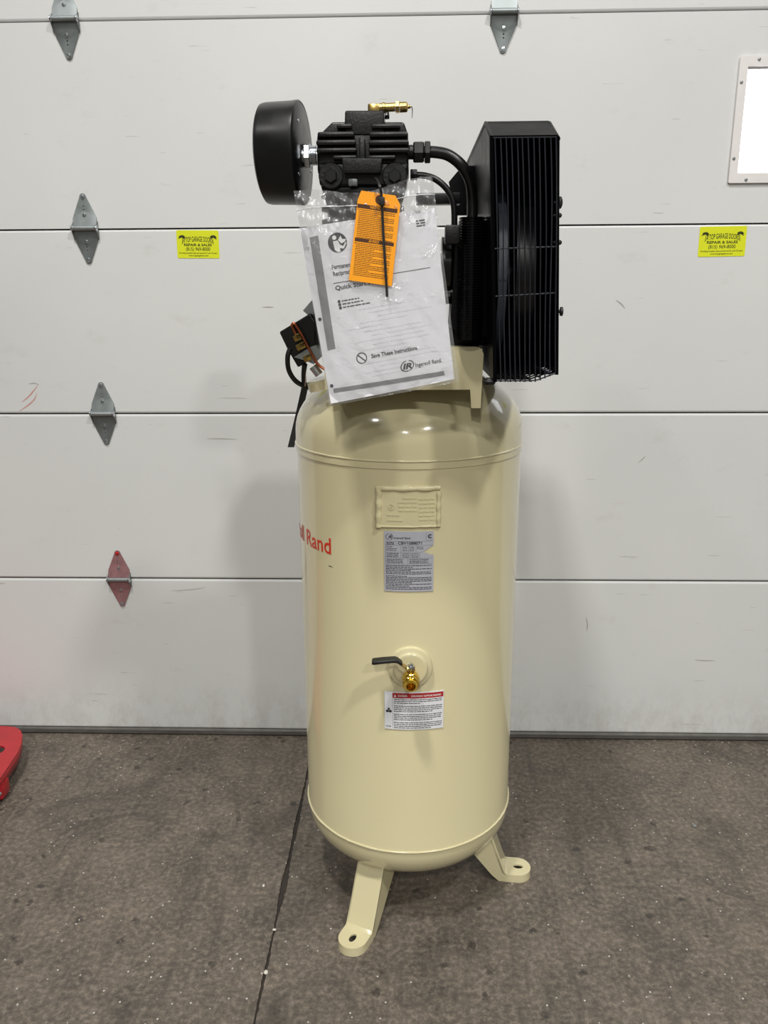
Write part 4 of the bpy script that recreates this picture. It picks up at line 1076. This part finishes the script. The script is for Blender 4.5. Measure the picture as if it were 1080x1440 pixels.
for r_ in range(19): p.words(5 if r_ else 3, v, 54, 0.72, rnd, 1.0 if r_ % 4 != 3 else rnd.uniform(0.3, 0.7)); v -= 2.5
p.build('printed_text', MAT['ink_brown'], tagm)
p = Print(tf, 0.0013); p.text('NOTICE', 29, 104.2, 5.0, bold=0.02, align='CENTER'); p.build('header_text', MAT['tag_orange'], tagm); p = Print(tf, 0.0013); p.text('AVISO', 29, 57.4, 5.0, bold=0.02, align='CENTER'); p.build('header_text', MAT['tag_orange'], tagm)
p = Print(lambda u, v, o: (hc.x+u, GY-0.0007-o, hc.z+v), 0.0003); p.ring(0, 0, 0.0036, 0.0072, 20); p.build('hole_reinforcement', MAT['ink_brown'], tagm)

# cable tie
ct = MB(); path = smooth_path([P(528, 249, HY-0.012), P(533, 258, GY-0.006), P(536.5, 276, GY-0.008), P(538.5, 320, GY-0.006), P(541.5, 370, GY-0.006), P(544.3, 417.5, GY-0.006)], 6)
vs = []; fs = []
for i, q in enumerate(path):
    w_ = 0.0021
    vs += [(q.x-w_, q.y, q.z), (q.x+w_, q.y, q.z), (q.x+w_, q.y+0.0014, q.z), (q.x-w_, q.y+0.0014, q.z)]
for i in range(len(path)-1):
    for j in range(4): fs.append((4*i+j, 4*i+(j+1) % 4, 4*i+4+(j+1) % 4, 4*i+4+j))
fs += [(3, 2, 1, 0), tuple(4*(len(path)-1)+j for j in range(4))]
ct.add(vs, fs)
tie = ct.build('cable_tie', MAT['black_rubber'], smooth=30); tag(tie, 'black plastic cable tie fixing the orange tag and bag to the pump', 'cable tie')
f = MB(); pbox(f, 533, 277, 541, 289, GY-0.012, 0.006, 0.0012); f.build('tie_head', MAT['black_rubber'], tie)

# ================================================================ RED PALLET JACK AT THE LEFT EDGE
JZ = 0.085
pj = empty('pallet_jack', (-1.7, 2.1, 0), 'red steel pallet jack standing against the door at the left edge', 'pallet jack')
o1, o2, o3, o4 = PZ(-40, 1021, JZ), PZ(22, 1022, JZ), PZ(31, 1035, JZ), PZ(27, 1050, JZ)
ol = [(-1.95, 2.335), (-1.30, 2.335), (-1.262, 2.325), (-1.240, 2.300), (-1.225, 2.250), (-1.212, 2.205), (-1.200, 2.140), (-1.215, 2.02), (-1.235, 1.985), (-1.95, 1.985)]
A = [PZ(x, y, JZ) for x, y in ((8, 1021), (22, 1022.5), (29, 1027), (31.5, 1034), (30, 1046), (25, 1058), (2, 1092), (-12, 1108))]
yb, yf_ = A[0].y, A[-1].y-0.012
ol = [(-2.20, yb)]+[(q.x, q.y) for q in A]+[(A[-1].x-0.06, yf_), (-2.20, yf_)]
hl = PZ(-6, 1055, JZ)
hole = [(hl.x+0.026*math.cos(t), hl.y+0.026*math.sin(t)) for t in [2*PI*i/16 for i in range(16)]]
MB().plate(ol, [hole], lambda u, v, o: (u, v, JZ-0.006+o), 0.006).build('fork_top', MAT['red_paint'], pj)
n = len(ol); sk = MB(); sk.add([(x, y, JZ-0.002) for x, y in ol]+[(x-0.004, y-0.004*0, JZ-0.040) for x, y in ol], [(i, i+1, n+i+1, n+i) for i in range(n-1)])
so_ = sk.build('fork_skirt', MAT['red_paint'], pj, smooth=50); z_ = so_.modifiers.new('thick', 'SOLIDIFY'); z_.thickness = 0.005
c = PZ(2, 1112, 0.03)
MB().box((c.x-0.12, c.y-0.02, 0.012), (c.x+0.012, c.y+0.03, 0.058), 0.006).build('wheel_bracket', MAT['red_paint'], pj)
MB().hexnut((c.x+0.003, c.y-0.02, 0.035), (0, -1, 0), 0.009, 0.006).build('axle_nut', MAT['zinc'], pj)
MB().tube([(c.x-0.11, c.y+0.10, 0.036), (c.x-0.03, c.y+0.10, 0.036)], 0.0355, 28).build('load_wheel', MAT['pallet_grey'], pj)
MB().box((hl.x-0.06, hl.y-0.012, 0.045), (hl.x+0.02, hl.y+0.012, 0.07), 0.004).build('push_rod', MAT['pallet_grey'], pj)

ym = (yb+yf_)/2
MB().box((-2.33, yf_-0.02, 0.02), (-2.19, yb+0.01, 0.30), 0.015).build('hydraulic_unit', MAT['red_paint'], pj)
MB().tube([(-2.27, ym-0.07, 0.06), (-2.27, ym+0.07, 0.06)], 0.06, 28).build('steer_wheel', MAT['pallet_grey'], pj)
MB().tube([(-2.28, ym, 0.29), (-2.34, ym, 0.70), (-2.37, ym, 1.05)], 0.018, 14).build('handle_shaft', MAT['red_paint'], pj)
MB().tube(smooth_path([(-2.37, ym, 1.04), (-2.375, ym-0.10, 1.09), (-2.385, ym-0.09, 1.20), (-2.39, ym, 1.23), (-2.385, ym+0.09, 1.20), (-2.375, ym+0.10, 1.09), (-2.37, ym, 1.04)], 6), 0.013, 12).build('handle_grip', MAT['black_rubber'], pj)

# ================================================================ SMALL DEBRIS ON THE FLOOR
def pebble(px, py, r, label, mat='pebble'):
    c = PZ(px, py, 0.0); m = MB(); b = bmesh.new(); bmesh.ops.create_icosphere(b, subdivisions=2, radius=r)
    rr = random.Random(int(px*7+py))
    ph = rr.uniform(0, 6)
    for v in b.verts:
        v.co *= 1+0.18*math.sin(v.co.x/r*2.3+ph)+0.12*math.sin(v.co.y/r*3+ph*2)
        v.co.z = max(v.co.z*0.62, -r*0.4); v.co += Vector((c.x, c.y, r*0.4))
    o = m.bm(b).build('pebble', MAT[mat], smooth=60); tag(o, label, 'pebble', 'small bits of grit on the floor'); return o
pebble(374, 1368, 0.0055, 'small pale pebble lodged in the floor joint nearest the viewer')
pebble(386, 1308, 0.0042, 'tiny pale pebble lying on the floor joint left of the front foot')
pebble(371, 1246, 0.0040, 'small white chip just left of the floor joint')
pebble(976, 1162, 0.0065, 'small grey pebble on the open floor right of the compressor', 'pallet_grey')
